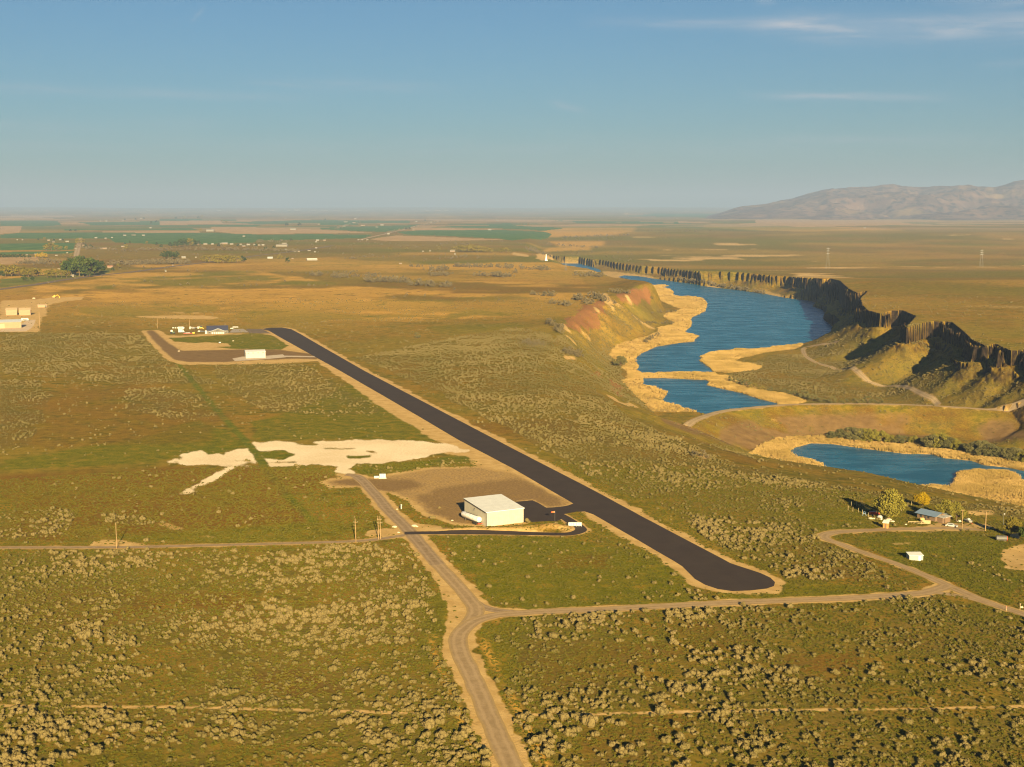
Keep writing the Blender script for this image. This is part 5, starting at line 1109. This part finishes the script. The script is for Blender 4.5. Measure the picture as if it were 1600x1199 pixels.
p = ground(314.3, 514.2); o = thing('wheel_loader', p, facing(p), 'yellow wheel loader beside the left end of the house', 'loader'); MB().hull([(-2.2,-.9,.7),(1.4,-.9,.7),(1.4,.9,.7),(-2.2,.9,.7)],[(-2.1,-.8,1.9),(1.2,-.8,1.7),(1.2,.8,1.7),(-2.1,.8,1.9)]).build('body', M['yellow'], o); MB().box(-.8,.7,-.75,.75,1.91,3.2).build('cab', M['glass'], o); MB().hull([(1.5,-1.2,.2),(2.6,-1.2,.2),(2.6,1.2,.2),(1.5,1.2,.2)],[(1.5,-1.2,1.2),(1.9,-1.2,1.2),(1.9,1.2,1.2),(1.5,1.2,1.2)]).build('bucket', M['yellow'], o)
for x in (-1.4, .9): MB().cyl((x,-1.2,.6),(x,-.92,.6),.6,.6,12).build('wheel', M['tyre'], o)
p = ground(310.5, 513.6); o = thing('shed', p, facing(p), 'tiny white shed left of the yellow loader', 'shed'); MB().box(-1.2,1.2,0,1.8,0,1.5).build('wall', M['white'], o); MB().hull([(-1.4,-.2,1.502),(1.4,-.2,1.502),(1.4,2,1.502),(-1.4,2,1.502)],[(-1.4,-.2,1.65),(1.4,-.2,1.65),(1.4,2,1.95),(-1.4,2,1.95)]).build('roof', M['roofpale'], o)
for px, py, lb_ in ((362.5, 514.6, 'low white trailer at the corner of the grey concrete pad'), (366, 512.6, 'white trailer behind the grey concrete pad, left of the other'), (370.3, 512.6, 'white trailer behind the grey concrete pad, right of the other')):
    p = ground(px, py); o = thing('utility_trailer', p, facing(p), lb_, 'trailer'); MB().box(-1.6,1.3,-.8,.8,.5,1.35).build('body', M['white'], o); MB().cyl((-.2,-.95,.35),(-.2,-.82,.35),.35,.35,12).build('wheel', M['tyre'], o); MB().box(1.302,2.3,-.06,.06,.5,.6).build('tow_bar', M['steel'], o)
p = ground(343.5, 536.8); o = thing('quad_bike', p, facing(p), 'small black and white quad bike alone on the bare strip', 'quad bike'); MB().hull([(-1.1,-.5,.6),(1.1,-.5,.6),(1.1,.5,.6),(-1.1,.5,.6)],[(-.9,-.4,1.15),(.9,-.35,1.3),(.9,.35,1.3),(-.9,.4,1.15)]).build('body', M['white'], o); MB().box(-.8,.1,-.3,.3,1.2,1.5).build('seat', M['black'], o); MB().box(.5,.6,-.6,.6,1.32,1.7).build('handlebar', M['black'], o)
for x in (-.85, .85):
    for s_ in (-1, 1): MB().cyl((x,s_*.5,.42),(x,s_*.85,.42),.42,.42,12).build('wheel', M['tyre'], o)
rock(364.5, 533.3, .75, 'pale rock in the grass right of the quad bike'); rock(279.5, 549.3, .8, 'pale rock on the edge of the far gravel road')

# --- compound at the left edge
p = np.array(at(4, 513.4)); wr_ = gable('warehouse', 'large tan warehouse with a grey roof cut off by the left edge', 'warehouse', p, facing(p) + .0, 36, 16, 6.2, 2.0, M['tanwall'], M['grayroof'], (), [(-4, 2, 4.6, M['tanroof'])], over=.4)
for px, lb_ in ((18.0, 'left of two tan sheds behind the warehouse'), (39, 'right of two tan sheds behind the warehouse')):
    p = np.array(at(px, 492.8)); gable('shed', lb_ + ' at the left edge', 'shed', p, facing(p) - .06, 12.2, 10, 6.2, 2.0, M['tanwall'], M['tanroof'], (), [(-2.2, 2.2, 4.0, M['tanwall'])], over=.3)
p = np.array(at(66, 480.6)); o = gable('shed', 'small tan open ended shed beside the track at the compound', 'shed', p, facing(p), 10.5, 6, 3.0, .8, M['tanwall'], M['tanroof'], (), [(3.3, 4.8, 2.4, M['trim'])])
p = ground(39, 501.6); o = thing('travel_trailer', p, facing(p), 'white travel trailer on the concrete right of the warehouse', 'trailer'); MB().hull([(-4,-1.2,.6),(4,-1.2,.6),(4,1.2,.6),(-4,1.2,.6)],[(-3.8,-1.1,3.0),(3.3,-1.1,3.0),(3.3,1.1,3.0),(-3.8,1.1,3.0)]).build('body', M['white'], o); MB().box(-2,2,-1.3,-1.22,1.5,2.2).build('window', M['glass'], o)
for x in (-.6, .6): MB().cyl((x,-1.3,.4),(x,-1.1,.4),.4,.4,12).build('wheel', M['tyre'], o)
p = ground(87.5, 465.6); o = thing('excavator', p, facing(p), 'yellow excavator digging on the pale track above the compound', 'excavator'); MB().box(-4.6,-1.2,-1.4,1.4,0,.9).build('crawler', M['black'], o); MB().hull([(-4.4,-1.3,.91),(-1.2,-1.3,.91),(-1.2,1.3,.91),(-4.4,1.3,.91)],[(-4.3,-1.2,2.4),(-1.4,-1.2,2.4),(-1.4,1.2,2.4),(-4.3,1.2,2.4)]).build('house', M['yellow'], o); MB().box(-2.7,-1.4,-1.1,.2,2.41,3.9).build('cab', M['yellow'], o); MB().cyl((-1.3,.6,2),(2.2,.6,4.0),.35,.3,8).cyl((2.2,.6,4.0),(4.3,.6,1.6),.3,.22,8).build('boom', M['yellow'], o); MB().hull([(3.9,.1,.2),(5.1,.1,.2),(5.1,1.1,.2),(3.9,1.1,.2)],[(4.1,.1,1.6),(4.7,.1,1.6),(4.7,1.1,1.6),(4.1,1.1,1.6)]).build('bucket', M['yellow'], o)
rock(53, 466.8, 1.6, 'pale boulder at the left end of the track above the compound')
pole(62.3, 513, 489, 'grey pole at the corner of the compound beside the tan yard', r=.3)

# --- homestead by the pond
p = ground(1447, 812.5); p[2] -= .1
hm_ = gable('house', 'dark homestead house with a blue metal roof between the trees', 'house', p, facing(p) - .62, 9.0, 7.2, 2.5, 1.0, M['brownboard'], M['skyroof'], [(-3.2, -2.2, .9, 1.8), (.6, 1.6, .9, 1.8)], [(-.9, 0, 2.0, M['trim'])], over=.8)
MB().box(4.503, 7.2, 1.2, 6.6, -.3, 2.2).build('side_room', M['brownboard'], hm_); MB().hull([(4.2,.8,2.25),(7.8,.8,2.1),(7.8,7.0,2.1),(4.2,7.0,2.25)],[(4.2,.8,2.4),(7.8,.8,2.25),(7.8,7.0,2.25),(4.2,7.0,2.4)]).build('side_roof', M['white'], hm_)
p = ground(1384.3, 825.2); oh = thing('outhouse', p, facing(p) - .22, 'small orange board outhouse with a slanted white roof by the gravel road', 'outhouse'); MB().box(-1.0,1.0,-.9,.9,-.2,2.2).build('wall', M['brick'], oh); MB().hull([(-1.25,-1.25,2.21),(1.25,-1.25,2.21),(1.25,1.3,2.9),(-1.25,1.3,2.9)],[(-1.25,-1.25,2.33),(1.25,-1.25,2.33),(1.25,1.3,3.02),(-1.25,1.3,3.02)]).build('roof', M['roofpale'], oh); MB().box(-.38,.38,-.95,-.9,.05,1.85).build('door', M['brownboard'], oh)
Na = ground(1433.5, 875.0); sh = thing('shed', Na, facing(Na) + .35, 'small white flat roofed metal shed alone in the green field', 'shed'); MB().add([(-3.4,-1.4,-.3),(1.5,-1.4,-.3),(1.5,1.8,-.3),(-3.4,1.8,-.3),(-3.4,-1.4,1.9),(1.5,-1.4,1.9),(1.5,1.8,2.3),(-3.4,1.8,2.3)], [(0,1,5,4),(1,2,6,5),(2,3,7,6),(3,0,4,7)]).build('wall', M['whitemetal'], sh); MB().hull([(-3.6,-1.6,1.91),(1.7,-1.6,1.91),(1.7,2.0,2.32),(-3.6,2.0,2.32)],[(-3.6,-1.6,2.02),(1.7,-1.6,2.02),(1.7,2.0,2.43),(-3.6,2.0,2.43)]).build('roof', M['roofpale'], sh); MB().box(-.2,.8,-1.45,-1.4,0,1.7).build('door', M['roofpale'], sh)
p = ground(1566, 845.0); rs = thing('fuel_tank', p, facing(p) + .25, 'ribbed grey tank with a red end lying by the dirt yard', 'tank'); m = MB(); prof_ = [(k / 20, 1.0 + (.05 if k % 2 else 0)) for k in range(21)]; m.lathe((-2.4,0,1.0),(1.6,0,1.0),prof_,18); m.build('shell', M['steel'], rs); MB().lathe((1.6,0,1.0),(1.85,0,1.0),[(0,1.05),(.6,1.0),(1,.5)],18).build('end_cap', plain('bright_red_paint', (.62,.07,.04), .45), rs); MB().box(-1.6,-1.3,-.9,.9,-.3,.2).box(.7,1.0,-.9,.9,-.3,.2).build('cradle', M['palewood'], rs)
p = ground(1513, 817.2); o = thing('boat', p, facing(p) - .9, 'small white boat on a trailer right of the first yard pole', 'boat'); MB().hull([(-2,-.5,.5),(1.4,-.5,.5),(2.4,0,.7),(1.4,.5,.5),(-2,.5,.5)],[(-2.1,-.95,1.3),(1.3,-.9,1.35),(2.7,0,1.5),(1.3,.9,1.35),(-2.1,.95,1.3)]).build('hull', M['white'], o); MB().hull([(-.6,-.6,1.31),(.8,-.6,1.36),(.8,.6,1.36),(-.6,.6,1.31)],[(-.4,-.5,2.0),(.3,-.45,2.0),(.3,.45,2.0),(-.4,.5,2.0)]).build('cabin', M['white'], o); MB().box(-1.6,2.6,-.12,.12,.25,.48).build('trailer_frame', M['red'], o)
for s_ in (-1, 1): MB().cyl((-.6,s_*.7,.28),(-.6,s_*.9,.28),.28,.28,10).build('wheel', M['tyre'], o)
p = ground(1586, 840.2); o = thing('camper_shell', p, facing(p), 'tan rounded camper shell under the olive tree', 'camper'); MB().hull([(-2.0,-1.1,-.2),(1.7,-1.1,-.2),(1.7,1.1,-.2),(-2.0,1.1,-.2)],[(-1.9,-1.1,.7),(1.7,-1.1,.9),(1.7,1.1,.9),(-1.9,1.1,.7)]).hull([(-1.9,-1.1,.702),(1.7,-1.1,.902),(1.7,1.1,.902),(-1.9,1.1,.702)],[(-.9,-.7,1.5),(1.2,-.7,1.8),(1.2,.7,1.8),(-.9,.7,1.5)]).build('body', M['palewood'], o); MB().box(-1.2,1.0,-1.16,-1.1,.1,.5).build('window', M['white'], o)
p = ground(1435, 818.8); o = thing('rail_fence', p, facing(p) + .12, 'pale wooden rail fence section in front of the homestead house', 'fence')
for k in range(4): MB().box(-4 + k*2.6 - .08, -4 + k*2.6 + .08, -.08, .08, -.2, 1.1).build('post', M['palewood'], o)
MB().box(-4.1, 4.0, -.13, -.085, .2, .42).box(-4.1, 4.0, -.13, -.085, .75, .97).build('rail', M['palewood'], o)
p = ground(1447.5, 818.0); o = thing('pallet_fence', p, facing(p) + .05, 'solid pale board fence panel right of the rail fence', 'fence'); MB().box(-1.5,1.5,-.06,.06,-.1,1.3).build('panel', M['palewood'], o); MB().box(-1.62,-1.502,-.08,.08,-.2,1.4).build('post', M['palewood'], o); MB().box(1.502,1.62,-.08,.08,-.2,1.4).build('post', M['palewood'], o)
def bale(px, py, label): 
    p = ground(px, py); o = thing('hay_bale', p, facing(p) + .3, label, 'hay bale'); MB().lathe((-.85,0,.85),(.85,0,.85),[(0,.8),(.06,.88),(.94,.88),(1,.8)],16).build('bale', plain('straw', (.42,.28,.12), .95, .05, 0, .25, 4), o); MB().lathe((-.3,0,.85),(-.25,0,.85),[(0,.9),(1,.9)],16).build('twine', M['trim'], o)
bale(1440.5, 815.3, 'round straw bale behind the pale board fence panel')
# junk-yard fence posts, each a thing
fp = None; posts = [(1325,797.5),(1332.5,799.5),(1341.5,801),(1347.5,804),(1356.5,808.5),(1330,791),(1338,790.5),(1345,791),(1351,793),(1407,795.5),(1413,793.5),(1418.5,791.5),(1424,790.5),(1408,799)]
for px, py in posts:
    p = ground(px, py)
    if fp is None: fp = thing('fence_post', p, 0, 'grey wooden fence post of the junk yard enclosure', 'post', 'fence posts round the junk yard'); MB().cyl((0,0,-.3),(.03,0,1.9),.10,.08,7).build('post', M['palewood'], fp); MB().box(-.12,.12,-.12,.12,1.902,1.95).build('cap', M['palewood'], fp)
    else: o = copy_tree(fp); o.location = p; o.rotation_euler = (0, 0, px)
p = ground(1350.5, 806.5); o = thing('gate_frame', p, facing(p), 'leaning pale blue metal frame at the front of the junk yard', 'frame'); MB().cyl((-.7,0,0),(-.2,0,2.0),.07,.07,6).cyl((.8,0,0),(.1,0,2.0),.07,.07,6).build('leg', M['blue'], o); MB().cyl((-.45,0,1.0),(.5,0,1.0),.06,.06,6).build('crossbar', M['blue'], o)
p = ground(1366.5, 806.0); o = thing('farm_wagon', p, facing(p) + .3, 'old red farm wagon in the shade of the big willow', 'wagon'); MB().hull([(-1.9,-.8,.7),(1.9,-.8,.7),(1.9,.8,.7),(-1.9,.8,.7)],[(-2.1,-1,1.8),(2.1,-1,1.8),(2.1,1,1.8),(-2.1,1,1.8)]).build('bed', M['red'], o)
for x in (-1.2, 1.2):
    for s_ in (-1, 1): MB().cyl((x,s_*.85,.5),(x,s_*1.0,.5),.5,.5,14).build('wheel', M['tyre'], o)
p = ground(1374.5, 812.0); o = thing('water_tank', p, facing(p), 'round white plastic tank at the foot of the big willow', 'tank'); MB().lathe((0,0,-.1),(0,0,1.9),[(0,1.1),(.7,1.1),(.9,.8),(1,.3)],18).build('shell', M['white'], o); MB().cyl((0,0,1.9),(0,0,2.05),.3,.3,12).build('lid', M['trim'], o)
rock(1360.5, 811.0, .8, 'tan heap of rubble in front of the junk yard', .6); rock(1365.5, 811.8, .45, 'small white drum shaped rock by the rubble heap', .9); rock(1388, 812.8, 1.1, 'tan rubble heap right of the white plastic tank', .5); rock(1394, 815.5, .8, 'tan rubble heap beside the orange outhouse', .5); rock(1498.5, 815.8, .8, 'tan heap left of the first yard pole', .8); rock(1415.5, 820.2, .38, 'small white stone left of the rail fence', .8)
p = ground(1569, 834.5); o = thing('trash_barrel', p, facing(p), 'pale barrel standing behind the ribbed grey tank', 'barrel'); MB().lathe((0,0,-.1),(0,0,1.2),[(0,.5),(.1,.56),(.5,.54),(.9,.56),(1,.48)],14).build('barrel', M['palewood'], o); MB().lathe((0,0,1.202),(0,0,1.35),[(0,.5),(1,.2)],14).build('lid', M['white'], o)

# --- transmission towers
def lattice(px, py, top, label, wide=5.0):
    p = ground(px, py); h = (py - top) * mpp(p) / .98; o = thing('transmission_tower', p, facing(p) + .3, label, 'pylon', 'lattice power pylons'); r = max(.10, mpp(p) * .05)
    m = MB(); lv = [0, .22, .42, .6, .76, .9, 1.0]; hw = [wide * (1 - .82 * q) / 2 for q in lv]
    for sx_ in (-1, 1):
        for sy in (-1, 1):
            for i in range(6): m.cyl((sx_*hw[i], sy*hw[i], h*lv[i]), (sx_*hw[i+1], sy*hw[i+1], h*lv[i+1]), r, r, 4)
    for i in range(6):
        for s_ in (-1, 1):
            m.cyl((-hw[i], s_*hw[i], h*lv[i]), (hw[i+1], s_*hw[i+1], h*lv[i+1]), r*.55, r*.55, 4); m.cyl((hw[i], s_*hw[i], h*lv[i]), (-hw[i+1], s_*hw[i+1], h*lv[i+1]), r*.55, r*.55, 4)
            m.cyl((s_*hw[i], -hw[i], h*lv[i]), (s_*hw[i+1], hw[i+1], h*lv[i+1]), r*.55, r*.55, 4)
    m.build('lattice', M['steel'], o)
    for q in (.72, .84, .96): MB().hull([(-wide*.75,-.1,h*q),(wide*.75,-.1,h*q),(wide*.75,.1,h*q),(-wide*.75,.1,h*q)], [(-wide*.1,-.1,h*q+wide*.12),(wide*.1,-.1,h*q+wide*.12),(wide*.1,.1,h*q+wide*.12),(-wide*.1,.1,h*q+wide*.12)]).build('crossarm', M['steel'], o)
lattice(1293, 421, 388, 'lattice power pylon on the right plateau, nearer the lake', 8); lattice(1533, 418, 391, 'lattice power pylon on the right plateau near the right edge', 8); lattice(884, 423, 411, 'short lattice pylon in front of the farthest bit of lake', 4)

# --- waterfall at the head of the coulee
p = ground(853.5, 407.8); wf = thing('waterfall', p, facing(p), 'thin white waterfall at the far head of the lake', 'waterfall'); kq = mpp(p)
m = MB(); m.hull([(-2.4*kq,-2,-.5),(2.2*kq,-2,-.5),(1.4*kq,4,-.5),(-1.4*kq,4,-.5)], [(-.9*kq,1,5*kq),(.8*kq,1,5*kq),(.6*kq,4,5*kq),(-.6*kq,4,5*kq)]); m.hull([(-.9*kq,1,5*kq+.01),(.8*kq,1,5*kq+.01),(.6*kq,4,5*kq+.01),(-.6*kq,4,5*kq+.01)], [(-.5*kq,2,10*kq),(.4*kq,2,10*kq),(.4*kq,5,10*kq),(-.5*kq,5,10*kq)]); m.build('falling_water', M['water_white'], wf)
tag(wf, kind='thing')

# --- far farm buildings, each a thing of its own
def farm(px, py, wpx, hpx, label, group=None, wall='farwhite', roof='fargrey', deep=.6):
    p = ground(px, py); k = mpp(p) * (.66 if group else .9); w_ = wpx * k; h = hpx * k; o = thing('farm_building', p, facing(p) + (rng.rand() - .5) * .5, label, 'building', group); x = w_ / 2; l = max(w_ * deep, h)
    l = min(l, 60); hh = h * .62
    MB().add([(-x,0,-.5),(x,0,-.5),(x,l,-.5),(-x,l,-.5),(-x,0,hh),(x,0,hh),(x,l,hh),(-x,l,hh),(-x,l/2,h),(x,l/2,h)], [(0,1,5,4),(2,3,7,6),(1,2,6,9,5),(3,0,4,8,7)]).build('wall', M[wall], o)
    t = h * .06; MB().hull([(-x-t,-t,hh+.02),(x+t,-t,hh+.02),(x+t,l/2,h+.02),(-x-t,l/2,h+.02)], [(-x-t,-t,hh+t),(x+t,-t,hh+t),(x+t,l/2,h+t),(-x-t,l/2,h+t)]).hull([(-x-t,l/2,h+.02),(x+t,l/2,h+.02),(x+t,l+t,hh+.02),(-x-t,l+t,hh+.02)], [(-x-t,l/2,h+t),(x+t,l/2,h+t),(x+t,l+t,hh+t),(-x-t,l+t,hh+t)]).build('roof', M[roof], o)
    return o
farm(113, 433, 6, 4.2, 'small white cabin beside the highway under the dark grove', None, 'farwhite', 'farwhite'); farm(488, 407.5, 18, 3.6, 'long pale shed alone right of the dark lone tree', None, 'farwhite', 'roofpale', .35); farm(440, 385.5, 20, 3.8, 'long white packing shed among the distant houses', None, 'farwhite', 'farwhite', .4); farm(444, 383.8, 8, 4.5, 'tall white gable at the end of the long packing shed', None, 'farwhite', 'farwhite')
farm(172, 419, 9, 4, 'reddish roofed house right of the dark grove', None, 'fartan', 'farred'); farm(162, 389.6, 11, 3, 'wide tan shed in the field beyond the grove', None, 'fartan', 'fartan'); farm(287, 404, 7, 3.6, 'white house right of the isolated dark clump', None); farm(422, 404.5, 9, 3.2, 'low bluish roofed house left of the long pale shed', None, 'fargrey', 'grayroof'); farm(328, 362, 13, 3.4, 'pale barn at the edge of the big far green field', None); farm(458, 359.6, 10, 2.8, 'pale barn in the far tan field', None); farm(707, 394, 9, 3.6, 'white roofed farmhouse left of the olive grove', None, 'fartan', 'farwhite')
for i, (px, py, w_, h) in enumerate([(311,382.5,8,3.4),(321,382.5,9,3.6),(332,382.5,6,3),(343,382,7,3.2),(351,382,14,4.2),(362,382.5,8,3.4),(388,383.5,8,3.4),(398,383.5,6,3),(381,385.5,8,2.5),(405,384,5,3),(411,384,6,3.4),(376,383,5,3)]): farm(px, py, w_, h, 'pale building in the long row of sheds behind the trees', 'row of pale sheds behind the far trees', 'farwhite' if i % 4 else 'fartan', 'farwhite' if i % 2 else 'fargrey')
for i, (px, py, w_, h) in enumerate([(306,403,4,2.6),(259,425,4,3),(270,415.5,3,2.4),(150,372.5,6,2.6),(165,373,5,2.2),(76,376.5,6,2.6),(95,375.5,7,3),(105,378.5,8,3),(84,379,6,2.2),(27,375.5,3,2),(35,375.5,3,2),(105,396,4,2.2),(195,368.5,7,2.4),(224,368.5,7,2.4),(209,368,10,1.8),(235,357,5,2.4),(381,370,6,2.6),(192,386.5,8,3),(494,388.5,5,3.2),(496,376.5,7,3),(507,376.5,6,2.8),(494,379,5,2.4),(461,394,5,2.6),(467,394,4,2.4),(483,392.5,7,2.2),(492,394.5,4,2.2),(457,405,5,2.4),(447,391,4,2.2),(560,375.5,4,2),(566,375.5,4,2),(574,375.5,5,2),(607,366.5,6,3),(626,413,7,3),(711,398,5,2.4),(661,393.5,4,2.2),(672,393,4,2),(540,347.5,9,2),(553,348.5,7,1.6),(567,353,10,2.4),(597,352.5,8,2.6),(537,354,9,2),(589,355.5,6,1.6),(650,347,6,1.8),(765,360,9,2.4),(646,360,6,1.8),(674,348,4,2),(777,345.5,7,1.6),(555,342.5,6,2.4),(157,346,4,1.8),(166,346,5,1.8),(192,346,4,1.8),(220,342,4,1.6),(498,351,5,1.8),(446,342.5,4,1.6),(118,389,4,2),(175,372,4,2),(130,384,5,2),(68,398.5,6,2),(88,400,6,2.4),(56,398,7,2.2),(42,399,5,2),(160,419,5,3),(92,421,5,2.4),(101,421.5,5,2.2),(1058,342,5,1.8),(1351,357,6,2.2),(845,349,4,1.5)]):
    farm(px, py, w_, h, 'tiny pale farm building far out on the hazy fields', 'scattered farm buildings of the far plain', ('farwhite', 'farwhite', 'fartan')[i % 3], ('farwhite', 'fargrey')[i % 2])
for i, (px, w_, h) in enumerate([(425,13,2.2),(452,6,2.4),(463,8,3.2),(468,4,3),(490,14,1.8),(507,16,1.8),(525,10,1.6),(549,3,3),(560,14,1.8),(572,7,1.6),(620,5,2),(668,8,1.8),(684,14,2),(697,6,2.6),(47,9,1.6),(72,8,1.4),(232,9,1.6),(342,10,1.8),(725,5,1.5)]):
    p = ground(px, 329.6); farm(px, 329.6, w_, h, 'pale block of the distant town on the horizon rise', 'town blocks on the horizon', 'farwhite' if i % 3 else 'fartan', 'farwhite', .3)
SKY_DUST, SKY_STR, SKY_TINT, CIRRUS = .9, .05, (.138, .276, .396), (2.5, 2.8, 3.2)
SUN_STR, SUN_COL, EXPOSURE = 5.0, (1.0, .79, .41), 1.93
HAZE, HAZE_COL = 5.2e-5, (.275, .385, .655)
# ------------------------------------------------------------------ sky, sun, haze, camera, render settings
SUN_EL, SUN_AZ = math.radians(17.0), math.radians(180 - 9.6)       # azimuth clockwise from +Y, where the light comes from
w = bpy.data.worlds.new('World'); SC.world = w; w.use_nodes = True
T = w.node_tree; T.nodes.clear(); wn = T.nodes.new; wl = T.links.new
sky = wn('ShaderNodeTexSky'); sky.sky_type = 'NISHITA'; sky.sun_disc = False; sky.sun_elevation = SUN_EL; sky.sun_rotation = SUN_AZ
sky.altitude = 300; sky.air_density = 1.0; sky.dust_density = SKY_DUST; sky.ozone_density = 1.0
bg = wn('ShaderNodeBackground'); bg.inputs[1].default_value = SKY_STR; out = wn('ShaderNodeOutputWorld'); wl(bg.outputs[0], out.inputs[0])
def wm(op, a, b=0.0, c=None):
    n = wn('ShaderNodeMath'); n.operation = op
    for i, v in enumerate((a, b, c)):
        if v is None: continue
        if isinstance(v, bpy.types.NodeSocket): wl(v, n.inputs[i])
        else: n.inputs[i].default_value = v
    return n.outputs[0]
def wr(v, a, b, lo=0, hi=1):
    n = wn('ShaderNodeMapRange'); n.interpolation_type = 'SMOOTHSTEP'; wl(v, n.inputs[0])
    for i, q in enumerate((a, b, lo, hi)): n.inputs[i + 1].default_value = q
    return n.outputs[0]
tc = wn('ShaderNodeTexCoord'); sx = wn('ShaderNodeSeparateXYZ'); wl(tc.outputs['Generated'], sx.inputs[0])
el = wm('MULTIPLY', wm('ARCSINE', sx.outputs[2]), 57.2958); az = wm('MULTIPLY', wm('ARCTAN2', sx.outputs[0], sx.outputs[1]), 57.2958)
cv = wn('ShaderNodeCombineXYZ'); wl(wm('MULTIPLY', az, .22), cv.inputs[0]); wl(wm('MULTIPLY', wm('ADD', el, wm('MULTIPLY', az, .03)), 1.8), cv.inputs[1])
cn = wn('ShaderNodeTexNoise'); cn.inputs['Scale'].default_value = 1.0; cn.inputs['Detail'].default_value = 7; cn.inputs['Roughness'].default_value = .62; cn.inputs['Distortion'].default_value = .7; wl(cv.outputs[0], cn.inputs['Vector'])
cf = wr(cn.outputs['Fac'], .36, .72)
total = None
#            azimuth, elevation, tilt, half height, az from, az to, fade, strength
for a0, e0, ti, hh, f0, f1, fd, st in [(16.18,7.30,-0.035,0.471,9.1,37.7,4.4,0.75),(10.95,7.63,-0.030,0.249,2.2,18.7,4.4,0.35),(14.37,4.62,-0.035,0.166,9.1,19.2,3.0,0.50),(-16.18,4.75,-0.010,0.194,-39.4,-6.6,7.2,0.30),(-6.62,5.17,-0.020,0.222,-12.8,-1.1,4.4,0.22),(20.18,8.50,-0.130,0.554,15.7,41.0,3.3,0.50),(20.18,5.77,-0.000,0.139,18.5,25.8,1.7,0.30),(6.35,0.58,0.005,0.166,2.8,13.3,2.8,0.60),(16.18,2.82,-0.010,0.249,9.6,22.3,4.2,0.16),(-9.61,2.63,-0.000,0.443,-36.0,18.7,8.3,0.14),(-18.70,3.38,0.020,0.277,-39.4,-10.4,5.0,0.15),(2.49,4.29,-0.300,0.139,1.4,3.6,0.8,0.25),(-13.07,7.96,1.000,0.111,-13.5,-12.7,0.3,0.25),(10.68,8.50,0.000,0.139,10.0,11.3,0.6,0.30)]:
    line = wm('ADD', wm('MULTIPLY', wm('SUBTRACT', az, a0), ti), e0)
    d = wm('DIVIDE', wm('SUBTRACT', el, line), hh); g = wm('POWER', 2.718, wm('MULTIPLY', wm('MULTIPLY', d, d), -1.0))
    q = wm('MULTIPLY', wm('MULTIPLY', g, wm('MULTIPLY', wr(az, f0, f0 + fd), wr(az, f1 - fd, f1, 1, 0))), st * 1.35)
    total = q if total is None else wm('ADD', total, q)
fac = wm('MULTIPLY', wm('MINIMUM', total, 1.0), wm('ADD', wm('MULTIPLY', cf, .75), .25))
tint = wn('ShaderNodeMix'); tint.data_type = 'RGBA'; tint.blend_type = 'MULTIPLY'; tint.inputs[0].default_value = 1; wl(sky.outputs[0], tint.inputs[6]); tint.inputs[7].default_value = (*SKY_TINT, 1)
mx = wn('ShaderNodeMix'); mx.data_type = 'RGBA'; wl(fac, mx.inputs[0]); wl(tint.outputs[2], mx.inputs[6]); mx.inputs[7].default_value = (*CIRRUS, 1)
wl(mx.outputs[2], bg.inputs[0])

sl = bpy.data.lights.new('sun', 'SUN'); sl.energy = SUN_STR; sl.angle = math.radians(.53); sl.color = SUN_COL
so = bpy.data.objects.new('sun', sl); COL.objects.link(so)
sd = Vector((math.sin(SUN_AZ) * math.cos(SUN_EL), math.cos(SUN_AZ) * math.cos(SUN_EL), math.sin(SUN_EL)))
so.rotation_euler = sd.to_track_quat('Z', 'Y').to_euler(); so.location = sd * 400

if HAZE > 0:
    bm = bmesh.new(); x0, x1, y0, y1, z0, z1 = -104000, 104000, -20000, 104000, -66.0, 900.0
    vs = [bm.verts.new(p) for p in [(x0,y0,z0),(x1,y0,z0),(x1,y1,z0),(x0,y1,z0),(x0,y0,z1),(x1,y0,z1),(x1,y1,z1),(x0,y1,z1)]]
    for f in ((3,2,1,0),(4,5,6,7),(0,1,5,4),(1,2,6,5),(2,3,7,6),(3,0,4,7)): bm.faces.new([vs[i] for i in f])
    hm = bpy.data.meshes.new('haze'); bm.to_mesh(hm); bm.free()
    hmat = bpy.data.materials.new('haze_air'); hmat.use_nodes = True; ht = hmat.node_tree; ht.nodes.clear()
    ho = ht.nodes.new('ShaderNodeOutputMaterial'); pv = ht.nodes.new('ShaderNodeVolumePrincipled'); pv.inputs['Color'].default_value = (*HAZE_COL, 1); pv.inputs['Density'].default_value = HAZE; pv.inputs['Anisotropy'].default_value = 0.0
    ht.links.new(pv.outputs[0], ho.inputs['Volume'])
    tag(link('haze', hm, hmat), 'pale blue haze over the distant flats and ridge', 'haze', kind='stuff')

cam = bpy.data.cameras.new('camera'); co = bpy.data.objects.new('camera', cam); COL.objects.link(co)
co.location = (0, 0, CAM_H); co.rotation_euler = (math.pi / 2 - PITCH, 0, 0)
cam.sensor_width = 36; cam.lens = FPX / 1600 * 36; cam.clip_start = 1; cam.clip_end = 400000
SC.camera = co
SC.render.engine = 'CYCLES'
cy = SC.cycles; cy.use_denoising = True
try: cy.denoiser = 'OPENIMAGEDENOISE'
except Exception: pass
cy.max_bounces = 5; cy.diffuse_bounces = 3; cy.glossy_bounces = 2; cy.transmission_bounces = 2; cy.volume_bounces = 1; cy.transparent_max_bounces = 4
cy.use_adaptive_sampling = True; cy.adaptive_threshold = .01; cy.filter_width = 1.1
vs_ = SC.view_settings; SC.display_settings.display_device = 'sRGB'; vs_.view_transform = 'Standard'; vs_.look = 'None'; vs_.exposure = EXPOSURE; vs_.gamma = 1; vs_.use_curve_mapping = False
